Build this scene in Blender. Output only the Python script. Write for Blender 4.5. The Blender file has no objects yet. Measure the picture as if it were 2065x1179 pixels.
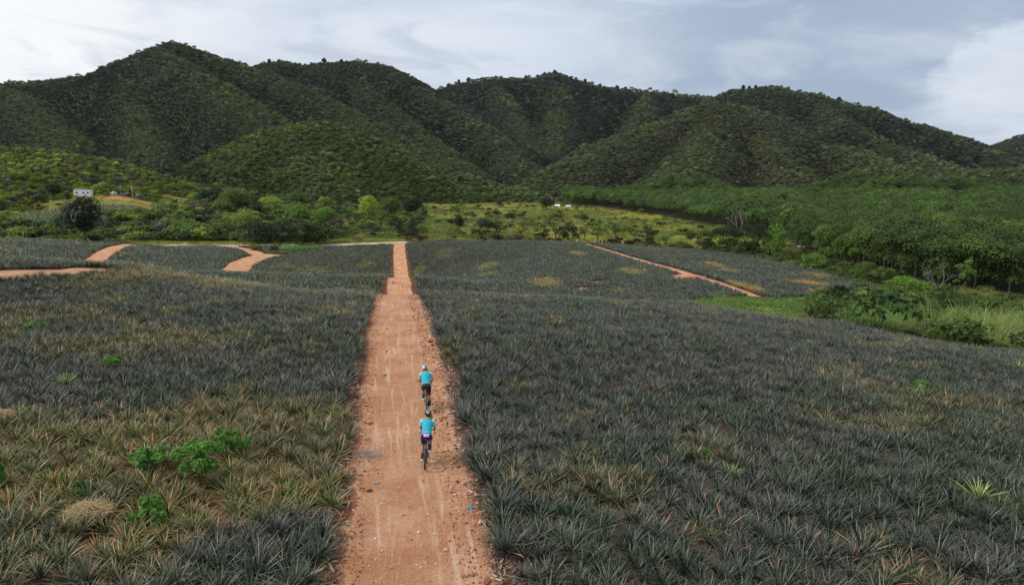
import bpy, bmesh, math, random
import numpy as np
from mathutils import Vector, Matrix, Euler
from mathutils.bvhtree import BVHTree

C = bpy.context.scene.collection
SC = bpy.context.scene
random.seed(7); RNG = np.random.default_rng(7)

# ---------------------------------------------------------------- camera
H = 9.0                                   # the drone hovers nine metres over the track
FPX, CX, CY = 1377.0, 1032.5, 589.5       # focal length and centre in photo pixels
PITCH = math.atan((CY - 340.0) / FPX)     # the true horizon would lie at row 340
cam_d = bpy.data.cameras.new('camera'); cam = bpy.data.objects.new('camera', cam_d); C.objects.link(cam)
cam.location = (0, 0, H); cam.rotation_euler = (math.pi/2 - PITCH, 0, 0)
cam_d.sensor_width = 36.0; cam_d.lens = 36.0 * FPX / 2065.0
cam_d.clip_start = 0.1; cam_d.clip_end = 12000
SC.camera = cam

# ---------------------------------------------------------------- sun, sky, exposure
SUN_EL, SUN_AZ = math.radians(46), math.radians(-100)   # azimuth from +Y, clockwise: behind, left
sd = bpy.data.lights.new('sun', 'SUN'); so = bpy.data.objects.new('sun', sd); C.objects.link(so)
sd.energy = 2.6; sd.angle = math.radians(10); sd.color = (1.0, 0.95, 0.88)
svec = Vector((math.sin(SUN_AZ)*math.cos(SUN_EL), math.cos(SUN_AZ)*math.cos(SUN_EL), math.sin(SUN_EL)))
so.rotation_euler = svec.to_track_quat('Z', 'Y').to_euler(); so.location = (0, 0, 60)
SC.view_settings.view_transform = 'Standard'; SC.view_settings.look = 'None'
SC.view_settings.exposure = 0.0; SC.view_settings.gamma = 1.0; SC.view_settings.use_curve_mapping = False

class NT:
    """tiny helper for node trees"""
    def __init__(s, tree): s.t = tree; s.n = tree.nodes; s.l = tree.links
    def add(s, typ, **kw):
        n = s.n.new(typ)
        for k, v in kw.items(): setattr(n, k, v)
        return n
    def set(s, sock, v):
        if isinstance(v, bpy.types.NodeSocket): s.l.new(v, sock)
        else: sock.default_value = v
    def math(s, op, a, b=0.0, c=None, clamp=False):
        n = s.add('ShaderNodeMath', operation=op, use_clamp=clamp); s.set(n.inputs[0], a); s.set(n.inputs[1], b)
        if c is not None: s.set(n.inputs[2], c)
        return n.outputs[0]
    def mix(s, f, a, b, blend='MIX'):
        n = s.add('ShaderNodeMix', data_type='RGBA', blend_type=blend, clamp_factor=True)
        s.set(n.inputs[0], f); s.set(n.inputs[6], a if not isinstance(a, tuple) else (*a, 1)[:4]); s.set(n.inputs[7], b if not isinstance(b, tuple) else (*b, 1)[:4])
        return n.outputs[2]
    def ss(s, v, lo, hi):
        n = s.add('ShaderNodeMapRange', interpolation_type='SMOOTHSTEP'); s.set(n.inputs[0], v)
        n.inputs[1].default_value = lo; n.inputs[2].default_value = hi
        return n.outputs[0]
    def noise(s, vec, scale, detail=4, rough=0.55, dist=0.0, out=0):
        n = s.add('ShaderNodeTexNoise'); s.set(n.inputs['Vector'], vec); n.inputs['Scale'].default_value = scale
        n.inputs['Detail'].default_value = detail; n.inputs['Roughness'].default_value = rough; n.inputs['Distortion'].default_value = dist
        return n.outputs[out]
    def comb(s, x, y, z):
        n = s.add('ShaderNodeCombineXYZ'); s.set(n.inputs[0], x); s.set(n.inputs[1], y); s.set(n.inputs[2], z); return n.outputs[0]

w = bpy.data.worlds.new('World'); SC.world = w; w.use_nodes = True
T = NT(w.node_tree); T.n.clear()
sky = T.add('ShaderNodeTexSky', sky_type='NISHITA', sun_disc=False); sky.sun_elevation = SUN_EL; sky.sun_rotation = SUN_AZ
sky.air_density = 1.2; sky.dust_density = 2.0
tc = T.add('ShaderNodeTexCoord'); sep = T.add('ShaderNodeSeparateXYZ'); T.l.new(tc.outputs['Generated'], sep.inputs[0])
X, Y_, Z = sep.outputs
az = T.math('ARCTAN2', X, Y_)                      # azimuth of the view direction, radians, right positive
el = T.math('ARCSINE', Z)                          # elevation
def ell(ca, ce, ra, re, lo=0.4, hi=1.0, warp=None):
    """soft cloud bank centred on an azimuth and elevation of the sky"""
    a = T.math('DIVIDE', T.math('SUBTRACT', az, ca), ra); e = T.math('DIVIDE', T.math('SUBTRACT', el, ce), re)
    r = T.math('SQRT', T.math('ADD', T.math('MULTIPLY', a, a), T.math('MULTIPLY', e, e)))
    if warp is not None: r = T.math('ADD', r, warp)
    return T.math('SUBTRACT', 1.0, T.ss(r, lo, hi))
slant = T.math('ADD', el, T.math('MULTIPLY', az, 0.06))
bandv = T.comb(T.math('MULTIPLY', az, 2.0), T.math('MULTIPLY', slant, 9.0), 0.0)
n1 = T.noise(bandv, 1.3, 7, 0.58, 0.5)
n2 = T.noise(T.comb(T.math('MULTIPLY', az, 6.0), T.math('MULTIPLY', el, 12.0), 3.0), 1.6, 6, 0.6)
wv = T.math('MULTIPLY', T.math('SUBTRACT', n2, 0.5), 1.0)
wv2 = T.math('MULTIPLY', T.math('SUBTRACT', n1, 0.5), 1.6)
base = T.mix(T.ss(n1, 0.36, 0.62), (0.43, 0.52, 0.67), (0.70, 0.78, 0.89))
base = T.mix(T.math('MULTIPLY', ell(0.45, 0.17, 0.45, 0.16, 0.2, 1.1, wv2), 0.9), base, (0.37, 0.46, 0.61))
base = T.mix(T.math('MULTIPLY', ell(-0.45, 0.29, 0.50, 0.055, 0.3, 1.1, wv2), 0.85), base, (0.40, 0.48, 0.63))
base = T.mix(T.math('MULTIPLY', ell(-0.62, 0.16, 0.30, 0.115, 0.3, 1.15, wv), 0.95), base, (1.02, 1.03, 1.04))
base = T.mix(T.math('MULTIPLY', ell(-0.15, 0.17, 0.42, 0.08, 0.2, 1.1, wv2), 0.7), base, (0.83, 0.88, 0.96))
base = T.mix(T.math('MULTIPLY', ell(0.18, 0.265, 0.10, 0.03, 0.1, 1.2, wv), 0.5), base, (0.40, 0.46, 0.58))
base = T.mix(T.math('MULTIPLY', ell(0.74, 0.10, 0.24, 0.085, 0.78, 0.96, wv), 0.9), base, (0.70, 0.76, 0.87))
base = T.mix(T.math('MULTIPLY', ell(0.66, 0.055, 0.18, 0.05, 0.5, 1.1, wv), 0.7), base, (0.72, 0.79, 0.90))
base = T.mix(T.ss(el, 0.36, 0.9), base, (0.86, 0.89, 0.93))         # thinner, brighter cloud towards the zenith
tex = T.noise(T.comb(T.math('MULTIPLY', az, 4.0), T.math('MULTIPLY', slant, 14.0), 8.0), 1.2, 7, .62, .5)
base = T.mix(T.math('MULTIPLY', T.ss(tex, .48, .70), .30), base, (0.92, 0.96, 1.0)); base = T.mix(T.math('MULTIPLY', T.math('SUBTRACT', 1.0, T.ss(tex, .30, .46)), .42), base, (0.38, 0.45, 0.59))
skyc = T.mix(1.0, sky.outputs[0], (0.10, 0.10, 0.10), 'MULTIPLY')
col = T.mix(0.94, skyc, base)
bg = T.add('ShaderNodeBackground'); T.l.new(col, bg.inputs[0]); bg.inputs[1].default_value = 1.0
wo = T.add('ShaderNodeOutputWorld'); T.l.new(bg.outputs[0], wo.inputs[0])

# ---------------------------------------------------------------- numeric helpers
def _hash(ix, iy, seed):
    n = (ix.astype(np.int64)*374761393 + iy.astype(np.int64)*668265263 + seed*974711) & 0x7fffffff
    n = ((n ^ (n >> 13)) * 1274126177) & 0x7fffffff
    return ((n ^ (n >> 16)) & 0xffff) / 65535.0
def vnoise(x, y, seed=0):
    x = np.asarray(x, float); y = np.asarray(y, float)
    ix, iy = np.floor(x), np.floor(y); fx, fy = x-ix, y-iy
    fx = fx*fx*(3-2*fx); fy = fy*fy*(3-2*fy)
    a, b, c, d = _hash(ix, iy, seed), _hash(ix+1, iy, seed), _hash(ix, iy+1, seed), _hash(ix+1, iy+1, seed)
    return (a*(1-fx)+b*fx)*(1-fy) + (c*(1-fx)+d*fx)*fy
def fbm(x, y, o=4, seed=0):
    s = 0; a = .5; t = 0
    for k in range(o): s = s + a*vnoise(np.asarray(x)*2**k, np.asarray(y)*2**k, seed+k*17); t += a; a *= .5
    return s/t
def sstep(v, lo, hi):
    t = np.clip((np.asarray(v, float)-lo)/(hi-lo), 0, 1); return t*t*(3-2*t)

SP, CP = math.sin(PITCH), math.cos(PITCH)
def U(px, py=480.0): return (px-CX)/FPX/(CP-(py-CY)/FPX*SP)           # x/y of a bearing
def W(px, py, Y):                                                      # point at depth Y seen at a photo position
    d = (py-CY)/FPX
    return (Y*U(px, py), Y, H - Y*math.tan(PITCH+math.atan(d)))

# ---------------------------------------------------------------- the lie of the land
# for some bearings: distance, height of the ground
PROF = {
 -700: [(13,0),(45,.5),(62,-.5),(80,-4),(110,-6),(175,-8),(215,-11),(300,-10),(380,0),(450,10),(700,20)],
 0:    [(13,0),(30,.0),(44,.05),(49,.40),(55,.95),(63,.55),(80,-5),(110,-6.6),(150,-7.6),(175,-9.0),(215,-14),(270,-15),(310,-13),(345,-9.5),(380,-4),(450,2),(700,8)],
 250:  [(13,0),(40,.1),(50,.0),(58,.1),(69,-.95),(80,-3.2),(98,-7.6),(115,-8.6),(140,-8.6),(168,-9.4),(200,-13.5),(230,-15.5),(270,-16),(310,-13),(350,-8.0),(380,-4),(450,0),(700,4)],
 420:  [(13,0),(40,.1),(55,-.7),(66,-2.0),(80,-5),(93,-7.0),(108,-7.6),(128,-11.5),(150,-12.4),(185,-13.2),(215,-15),(260,-17),(330,-17),(400,-14),(450,-10),(700,-5)],
 620:  [(13,0),(38,.0),(52,-1.0),(62,-2.4),(78,-6.9),(90,-7.2),(106,-7.9),(130,-13),(155,-15),(185,-15.2),(217,-15.2),(260,-17.5),(400,-18),(550,-14),(700,-10)],
 800:  [(13,0),(35,-.1),(50,-1.0),(61,-2.35),(80,-7.3),(92,-7.95),(103,-7.6),(130,-14),(165,-17),(188,-15.8),(223,-15.2),(260,-17.5),(400,-18.5),(700,-16)],
 1100: [(13,0),(35,-.3),(50,-1.4),(62,-3.0),(80,-8.2),(100,-9.8),(150,-12.2),(200,-14.1),(226,-15.1),(250,-17.5),(400,-18.5),(700,-17)],
 1400: [(13,0),(32,-.3),(48,-1.6),(60,-3.3),(75,-7.5),(92,-9.0),(110,-10.0),(150,-12.4),(205,-15.6),(235,-18),(400,-18.5),(700,-17)],
 1700: [(13,0),(28,-.4),(40,-1.4),(50,-2.75),(64,-7),(80,-9.5),(108,-11.3),(132,-13.0),(180,-15.8),(250,-17.5),(400,-18),(700,-17)],
 2065: [(13,-.1),(24,-.5),(33,-1.2),(40,-2.3),(52,-6),(70,-9.4),(100,-12.5),(140,-15),(200,-16.5),(400,-17.5),(700,-17)],
 2800: [(13,-.3),(24,-1.2),(33,-2.8),(45,-5),(60,-8),(75,-10),(100,-13),(140,-15),(200,-16.5),(400,-17.5),(700,-17)],
}
_cols = sorted(PROF); _cu = np.array([U(c) for c in _cols])
_ys = np.concatenate([np.arange(0, 300, 1.0), np.arange(300, 760, 5.0)])
def _pchip(xs, ys, q):
    xs = np.array(xs, float); ys = np.array(ys, float); h = np.diff(xs); dl = np.diff(ys)/h
    m = np.zeros(len(xs)); m[0], m[-1] = dl[0], dl[-1]
    for i in range(1, len(xs)-1):
        if dl[i-1]*dl[i] > 0:
            w1, w2 = 2*h[i]+h[i-1], h[i]+2*h[i-1]; m[i] = (w1+w2)/(w1/dl[i-1]+w2/dl[i])
    q = np.clip(q, xs[0], xs[-1]); k = np.clip(np.searchsorted(xs, q, side='right')-1, 0, len(xs)-2)
    t = (q-xs[k])/h[k]
    return ((2*t**3-3*t**2+1)*ys[k] + (t**3-2*t**2+t)*h[k]*m[k] + (-2*t**3+3*t**2)*ys[k+1] + (t**3-t**2)*h[k]*m[k+1])
_prof = np.array([_pchip([p[0] for p in PROF[c]], [p[1] for p in PROF[c]], _ys) for c in _cols])
def base_h(x, y):
    x = np.asarray(x, float); y = np.asarray(y, float)
    u = x/np.maximum(y, 16.0); u = np.clip(u, _cu[0]+1e-6, _cu[-1]-1e-6)
    k = np.clip(np.searchsorted(_cu, u, side='right')-1, 0, len(_cu)-2); t = (u-_cu[k])/(_cu[k+1]-_cu[k]); t = t*t*(3-2*t)*.5+t*.5
    yi = np.clip(y, 0, _ys[-1]-1); j = np.clip(np.searchsorted(_ys, yi, side='right')-1, 0, len(_ys)-2); s = (yi-_ys[j])/(_ys[j+1]-_ys[j])
    a = _prof[k, j]*(1-s)+_prof[k, j+1]*s; b = _prof[k+1, j]*(1-s)+_prof[k+1, j+1]*s
    z = a*(1-t)+b*t
    return z + (fbm(x/9, y/9, 3, 5)-.5)*.35*sstep(y, 8, 40) + (fbm(x/40, y/40, 2, 9)-.5)*1.0*sstep(y, 230, 300)

# crest lines: (photo column, photo row, distance); each runs down on both sides
RIDGES = [
 # name, slope, tint id, points
 ('massif', .58, 0, [(-500,210,900),(-200,180,980),(0,166,1020),(130,154,1040),(200,146,1060),(262,118,1080),(325,94,1090),(352,82,1120),(400,98,1120),(470,120,1080),(530,142,1040),(600,170,990),(680,205,930),(760,245,870),(840,290,810),(905,325,760),(960,352,720)]),
 ('front_spur', .56, 0, [(325,94,1090),(372,124,1000),(432,160,930),(500,198,860),(560,236,790),(600,268,730)]),
 ('left_spur', .55, 0, [(262,118,1080),(290,170,960),(300,230,840),(300,280,740),(290,310,680)]),
 ('left_spur2', .55, 0, [(0,166,1020),(60,200,900),(100,240,800),(150,285,700)]),
 ('mid_spur', .55, 0, [(470,120,1080),(560,190,1000),(640,240,900),(700,285,800),(740,320,730)]),
 ('second', .58, 1, [(500,150,1350),(535,126,1330),(575,121,1320),(615,130,1320),(655,124,1300),(720,121,1280),(770,128,1260),(800,146,1220),(850,177,1160),(905,205,1090),(960,243,1010),(1010,280,930),(1050,320,850),(1075,352,790)]),
 ('second_b', .55, 1, [(720,121,1280),(760,190,1130),(830,250,1000),(900,300,900),(950,340,820)]),
 ('back', .5, 1, [(800,230,1650),(870,186,1650),(930,166,1640),(990,155,1630),(1060,157,1620),(1120,147,1610),(1162,161,1620),(1205,174,1640),(1300,182,1660),(1400,192,1660),(1450,196,1600)]),
 ('back_a', .5, 1, [(1120,147,1610),(1130,200,1450),(1120,250,1300),(1110,300,1150)]),
 ('back_b', .5, 1, [(1300,182,1660),(1290,230,1450),(1260,280,1250)]),
 ('back_c', .5, 1, [(990,155,1630),(1030,210,1450),(1060,260,1300),(1075,310,1130)]),
 ('right', .55, 1, [(1400,215,1400),(1440,196,1300),(1482,178,1260),(1560,171,1220),(1640,186,1180),(1750,212,1130),(1850,247,1090),(1905,268,1060),(1925,270,1050),(1990,298,1000),(2065,330,950),(2200,380,900)]),
 ('right_a', .52, 1, [(1640,186,1180),(1700,240,1060),(1800,290,960),(1900,320,880)]),
 ('knoll', .5, 2, [(1070,362,640),(1110,342,680),(1155,318,720),(1230,274,780),(1340,238,840),(1400,212,860),(1450,202,860),(1500,212,850),(1560,243,820),(1620,278,790),(1660,292,770),(1700,291,750),(1740,305,720),(1790,325,700)]),
 ('knoll_a', .5, 2, [(1450,202,860),(1420,270,760),(1370,330,660)]),
 ('knoll_b', .5, 2, [(1500,212,850),(1560,290,740),(1600,335,670)]),
 ('low_right', .45, 3, [(1640,362,660),(1740,336,640),(1830,326,640),(1930,336,660),(2065,332,680),(2300,330,700)]),
 ('centre', .45, 4, [(380,362,560),(440,330,590),(500,288,620),(560,252,640),(620,240,650),(660,240,650),(710,258,640),(780,292,630),(860,326,610),(950,352,590),(1040,374,570),(1100,392,560)]),
 ('centre_a', .45, 4, [(640,238,650),(640,300,580),(650,360,520)]),
 ('near_left', .36, 5, [(-500,240,480),(-200,262,480),(0,290,470),(60,290,465),(110,296,460),(180,312,455),(250,334,450),(330,362,445),(400,392,440)]),
 ('far_right', .5, 1, [(1990,310,2200),(2030,284,2200),(2075,268,2200),(2200,240,2200)]),
]
SEG = []
for nm, sl, tid, pts in RIDGES:
    P = []
    for (px, py, Yd) in pts:
        X3 = W(px, py, Yd); P.append((X3[0], X3[1], X3[2]-6.0))
    for a, b in zip(P[:-1], P[1:]): SEG.append((a, b, sl*1.2, tid))
def ridge_h(x, y):
    """height of the hills, which hill is on top, and the distance to its crest"""
    x = np.asarray(x, float); y = np.asarray(y, float)
    best = np.full(x.shape, -1e3); tid = np.zeros(x.shape, int); dist = np.full(x.shape, 1e3); acc = np.zeros(x.shape)
    gul = .42*(fbm(x/75+3, y/75, 3, 31)-.5) + .32*(fbm(x/190, y/190, 2, 41)-.5)
    k = 5.0; m = np.full(x.shape, -1e3); vals = []
    for (a, b, sl, t_) in SEG:
        dx, dy = b[0]-a[0], b[1]-a[1]; L2 = dx*dx+dy*dy
        t = np.clip(((x-a[0])*dx+(y-a[1])*dy)/L2, 0, 1)
        d = np.hypot(x-a[0]-t*dx, y-a[1]-t*dy); zr = a[2]+t*(b[2]-a[2])
        r = 22.0
        v = zr - sl*(1+gul)*(np.sqrt(d*d+r*r)-r)
        up = v > best; best = np.where(up, v, best); tid = np.where(up, t_, tid); dist = np.where(up, d, dist)
        vals.append(v)
    s = np.zeros(x.shape)
    for v in vals: s += np.exp(np.clip((v-best)/k, -30, 0))
    # overlapping segments of one crest count many times: keep the rounding small
    return best + k*.35*np.log(s), tid, dist
def ground_h(x, y, full=False):
    x = np.atleast_1d(np.asarray(x, float)); y = np.atleast_1d(np.asarray(y, float))
    z0 = base_h(x, y); zr = np.full(x.shape, -500.0); tid = np.full(x.shape, -1); dist = np.full(x.shape, 1e3)
    far = y > 240
    if far.any():
        a, b, c = ridge_h(x[far], y[far]); zr[far] = a; tid[far] = b; dist[far] = c
    k = 2.5; mx = np.maximum(z0, zr); z = mx + k*np.log(np.exp(np.clip((z0-mx)/k, -30, 0))+np.exp(np.clip((zr-mx)/k, -30, 0)))
    if full: return z, np.where(zr > z0-1.0, tid, -1), dist
    return z
def gh(x, y): return float(ground_h(x, y)[0])
def hit(px, py, ymin=12.0, ymax=1500.0):
    """where the line of sight through a photo position meets the ground"""
    d = (py-CY)/FPX; u = U(px, py); tn = math.tan(PITCH+math.atan(d))
    Y = np.concatenate([np.arange(ymin, 320, .25), np.arange(320, ymax, 2.0)]) if ymin < 320 else np.arange(ymin, ymax, 2.0)
    f = H - Y*tn - ground_h(Y*u, Y); i = np.argmax(f < 0)
    if f[i] >= 0: i = len(Y)-1
    return Y[i]*u, Y[i], float(ground_h(Y[i]*u, Y[i])[0])

# ---------------------------------------------------------------- tracks (world x, y)
MAIN = [(4.3,-22),(0.4,0),(-2.0,13.6),(-5.6,34),(-10.4,61),(-15.4,92),(-17.4,104),(-27,165),(-31.5,190),(-36.9,223)]
def px_line(pts): return [(Y*U(px, 520), Y) for px, Y in pts]
PATH_L1 = px_line([(-260,50),(-120,51),(-20,52),(60,53.5),(120,55),(165,57),(190,59)])
PATH_L2 = px_line([(95,104),(150,114),(190,128),(212,142),(236,156),(262,166),(290,180)])
PATH_M  = px_line([(440,128),(468,140),(485,160),(512,176),(538,186),(560,190)])
PATH_M2 = px_line([(525,184),(500,200),(455,212),(425,216)])
CONC    = px_line([(340,214),(410,215),(500,215),(600,216.5),(700,219.5),(806,226),(822,227.5)])
PATH_R  = px_line([(1175,232),(1195,215),(1240,190),(1300,163),(1350,146),(1395,131),(1440,119),(1490,109),(1530,102)])
TRACKS = [('main', MAIN, 1.72), ('l1', PATH_L1, 1.8), ('l2', PATH_L2, 1.8), ('m', PATH_M, 2.6), ('m2', PATH_M2, 2.2), ('conc', CONC, 3.2), ('r', PATH_R, 1.15)]
def pl_dist(x, y, pl):
    x = np.asarray(x, float); y = np.asarray(y, float); d = np.full(x.shape, 1e9); sd_ = np.zeros(x.shape)
    for a, b in zip(pl[:-1], pl[1:]):
        dx, dy = b[0]-a[0], b[1]-a[1]; t = np.clip(((x-a[0])*dx+(y-a[1])*dy)/(dx*dx+dy*dy), 0, 1)
        e = np.hypot(x-a[0]-t*dx, y-a[1]-t*dy); s_ = np.sign((x-a[0])*dy-(y-a[1])*dx)
        sd_ = np.where(e < d, s_*e, sd_); d = np.minimum(d, e)
    return sd_                                # negative on the left of the direction of travel
def wob(x, y, s=1.0): return s*((fbm(np.asarray(x)/2.2, np.asarray(y)/2.2, 3, 77)-.5)*.9)
def off_track(x, y, margin=0.25):
    ok = np.ones(np.shape(x), bool)
    for nm, pl, hw in TRACKS:
        extra = 0.35 if nm == 'main' else 0
        ok &= np.abs(pl_dist(x, y, pl)) + wob(x, y) > hw + margin + extra
    return ok
_fu = np.array([U(c) for c in (-700,-200,0,120,250,400,500,620,800,830,1100,1300,1400)])
_fy = np.array([195,195,192,186,178,210,212,213,220,229,234,228,214.0])
_gu = np.array([U(c) for c in (1330,1400,1500,1600,1700,1850,2065,2800)]); _gy = np.array([80,66,60,56,52,46.5,42.5,33.0])
_hu = np.array([U(c) for c in (1330,1400,1500,1600,1700,1760,1800)])
_h1 = np.array([80,93,101,103,110,116,124.0]); _h2 = np.array([228,214,192,168,140,128,122.0])
def in_field(x, y):
    x = np.asarray(x, float); y = np.asarray(y, float); u = x/np.maximum(y, 16)
    a = (u < U(1340)) & (y < np.interp(u, _fu, _fy))
    b = (u >= U(1340)) & (y < np.interp(u, _gu, _gy) + wob(x, y, 2))
    c = (u >= U(1340)) & (u < U(1800)) & (y > np.interp(u, _hu, _h1)+wob(x, y, 4)) & (y < np.interp(u, _hu, _h2)+wob(x, y, 4))
    return (a | b | c) & (y > -25)
def hill_field(x, y):                         # the small grey-green field under the cabins
    x = np.asarray(x, float); y = np.asarray(y, float); u = x/np.maximum(y, 16)
    lo = np.interp(u, [U(-200), U(0), U(150), U(250), U(400)], [258, 264, 285, 306, 328]); hi = np.interp(u, [U(-200), U(0), U(120), U(200), U(300), U(400)], [298, 309, 330, 350, 356, 350])
    return (u < U(400)) & (y > lo) & (y < hi)
# ---------------------------------------------------------------- tagging and mesh helpers
def tag(o, label=None, cat=None, group=None, kind=None):
    if label: o['label'] = label
    if cat: o['category'] = cat
    if group: o['group'] = group
    if kind: o['kind'] = kind
    return o
def fast_mesh(name, V, F, mat=None, var=None, smooth=False):
    """V (n,3); F (m,k) one polygon size; var (n,) or (n,3) vertex attribute"""
    V = np.asarray(V, np.float32); F = np.asarray(F, np.int32); k = F.shape[1]
    me = bpy.data.meshes.new(name); me.vertices.add(len(V)); me.vertices.foreach_set('co', V.ravel())
    me.loops.add(F.size); me.loops.foreach_set('vertex_index', F.ravel())
    me.polygons.add(len(F)); me.polygons.foreach_set('loop_start', np.arange(0, F.size, k, dtype=np.int32))
    me.polygons.foreach_set('use_smooth', np.full(len(F), smooth))
    me.update(calc_edges=True)
    if var is not None:
        var = np.asarray(var, np.float32)
        if var.ndim == 1: a = me.attributes.new('var', 'FLOAT', 'POINT'); a.data.foreach_set('value', var)
        else:
            a = me.attributes.new('vcol', 'FLOAT_COLOR', 'POINT'); a.data.foreach_set('color', np.concatenate([var, np.ones((len(var), 1), np.float32)], 1).ravel())
    if mat: me.materials.append(mat)
    return me
def link(name, me, parent=None, loc=None):
    o = bpy.data.objects.new(name, me); C.objects.link(o)
    if parent is not None: o.parent = parent
    if loc is not None: o.location = loc
    return o
def empty(name, loc, rz=0.0):
    o = bpy.data.objects.new(name, None); C.objects.link(o); o.location = loc; o.rotation_euler = (0, 0, rz); o.empty_display_size = .2
    return o
class MB:
    """collects boxes, tubes and lathes; build() links them as one mesh"""
    def __init__(s): s.bm = bmesh.new()
    def box(s, c, size, rot=None, bevel=0.0):
        r = bmesh.ops.create_cube(s.bm, size=1.0); vs = r['verts']
        M = Matrix.Translation(c) @ ((rot or Matrix.Identity(3)).to_4x4()) @ Matrix.Diagonal((*size, 1))
        bmesh.ops.transform(s.bm, matrix=M, verts=vs)
        if bevel: bmesh.ops.bevel(s.bm, geom=list({e for v in vs for e in v.link_edges}), offset=bevel, segments=1, affect='EDGES')
        return s
    def tube(s, pts, rad, n=8, cap=True):
        pts = [Vector(p) for p in pts]; rad = rad if hasattr(rad, '__len__') else [rad]*len(pts); rings = []
        up = Vector((0.13, 0.27, 0.95))
        for i, p in enumerate(pts):
            d = (pts[min(i+1, len(pts)-1)]-pts[max(i-1, 0)]).normalized(); a = d.cross(up)
            if a.length < .2: a = d.cross(Vector((1, 0, 0)))
            a.normalize(); b = d.cross(a)
            rings.append([s.bm.verts.new(p+(a*math.cos(t)+b*math.sin(t))*rad[i]) for t in [2*math.pi*j/n for j in range(n)]])
        for r0, r1 in zip(rings[:-1], rings[1:]):
            for j in range(n): s.bm.faces.new((r0[j], r0[(j+1) % n], r1[(j+1) % n], r1[j]))
        if cap: s.bm.faces.new(rings[0][::-1]); s.bm.faces.new(rings[-1])
        return s
    def torus(s, c, R, r, axis='X', n=32, m=8):
        vs = []
        for i in range(n):
            a = 2*math.pi*i/n; ring = []
            for j in range(m):
                b = 2*math.pi*j/m; q = R+r*math.cos(b); z = r*math.sin(b)
                p = (z, q*math.cos(a), q*math.sin(a)) if axis == 'X' else (q*math.cos(a), q*math.sin(a), z)
                ring.append(s.bm.verts.new(Vector(c)+Vector(p)))
            vs.append(ring)
        for i in range(n):
            for j in range(m): s.bm.faces.new((vs[i][j], vs[(i+1) % n][j], vs[(i+1) % n][(j+1) % m], vs[i][(j+1) % m]))
        return s
    def ball(s, c, size, sub=2, rot=None, jit=0.0, seed=0):
        r = bmesh.ops.create_icosphere(s.bm, subdivisions=sub, radius=.5); rg = random.Random(seed)
        for v in r['verts']:
            if jit: v.co *= 1+rg.uniform(-jit, jit)
        M = Matrix.Translation(c) @ ((rot or Matrix.Identity(3)).to_4x4()) @ Matrix.Diagonal((*size, 1))
        bmesh.ops.transform(s.bm, matrix=M, verts=r['verts']); return s
    def build(s, name, mat, parent=None, smooth=True, loc=None):
        me = bpy.data.meshes.new(name); bmesh.ops.recalc_face_normals(s.bm, faces=s.bm.faces); s.bm.to_mesh(me); s.bm.free()
        me.materials.append(mat)
        if smooth: me.shade_smooth()
        return link(name, me, parent, loc)

# ---------------------------------------------------------------- materials
def mat_new(name):
    m = bpy.data.materials.new(name); m.use_nodes = True; t = NT(m.node_tree)
    return m, t, m.node_tree.nodes['Principled BSDF']
def plain(name, rgb, rough=.6, metal=0.0, var=.12, scale=14):
    m, t, b = mat_new(name); tcn = t.add('ShaderNodeTexCoord')
    n = t.noise(tcn.outputs['Object'], scale, 4, .6)
    c = t.mix(n, tuple(v*(1-var) for v in rgb), tuple(min(1, v*(1+var)) for v in rgb)); t.l.new(c, b.inputs['Base Color'])
    b.inputs['Roughness'].default_value = rough; b.inputs['Metallic'].default_value = metal
    return m
def attr(t, name, typ='GEOMETRY'):
    a = t.add('ShaderNodeAttribute', attribute_type=typ, attribute_name=name); return a
def foliage(name, rough=.55, spec=.3, trans=.38, vlo=.55, vhi=1.45):
    """leaf colour comes from each plant's own tint, varied leaf by leaf"""
    m, t, b = mat_new(name)
    tint = attr(t, 'tint', 'INSTANCER').outputs['Color']; v = attr(t, 'var').outputs['Fac']
    f = t.add('ShaderNodeMapRange'); t.l.new(v, f.inputs[0]); f.inputs[3].default_value = vlo; f.inputs[4].default_value = vhi
    vm = t.add('ShaderNodeVectorMath', operation='SCALE'); t.l.new(tint, vm.inputs[0]); t.l.new(f.outputs[0], vm.inputs['Scale'])
    yel = t.mix(t.ss(v, .75, 1.0), vm.outputs[0], t.mix(.35, vm.outputs[0], (.30, .27, .06)))
    t.l.new(yel, b.inputs['Base Color']); b.inputs['Roughness'].default_value = rough; b.inputs['Specular IOR Level'].default_value = spec
    tr = t.add('ShaderNodeBsdfTranslucent'); t.l.new(yel, tr.inputs[0]); mx = t.add('ShaderNodeMixShader'); mx.inputs[0].default_value = trans
    t.l.new(b.outputs[0], mx.inputs[1]); t.l.new(tr.outputs[0], mx.inputs[2]); t.l.new(mx.outputs[0], t.n['Material Output'].inputs[0])
    return m
M_LEAF = foliage('leaf_mass'); M_GRASS = foliage('grass_blade', .6, .2, .3, .6, 1.4)
M_FARLEAF = foliage('far_leaf_mass', .8, .1, .10, .75, 1.25)
def bark_mat(name, a, b_):
    m, t, b = mat_new(name); tcn = t.add('ShaderNodeTexCoord'); n = t.noise(tcn.outputs['Object'], 3, 5, .7)
    t.l.new(t.mix(n, a, b_), b.inputs['Base Color']); b.inputs['Roughness'].default_value = .9; return m
M_BARK = bark_mat('bark', (.05, .038, .028), (.13, .11, .085)); M_DEAD = bark_mat('dead_wood', (.20, .18, .16), (.42, .39, .36))

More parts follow.
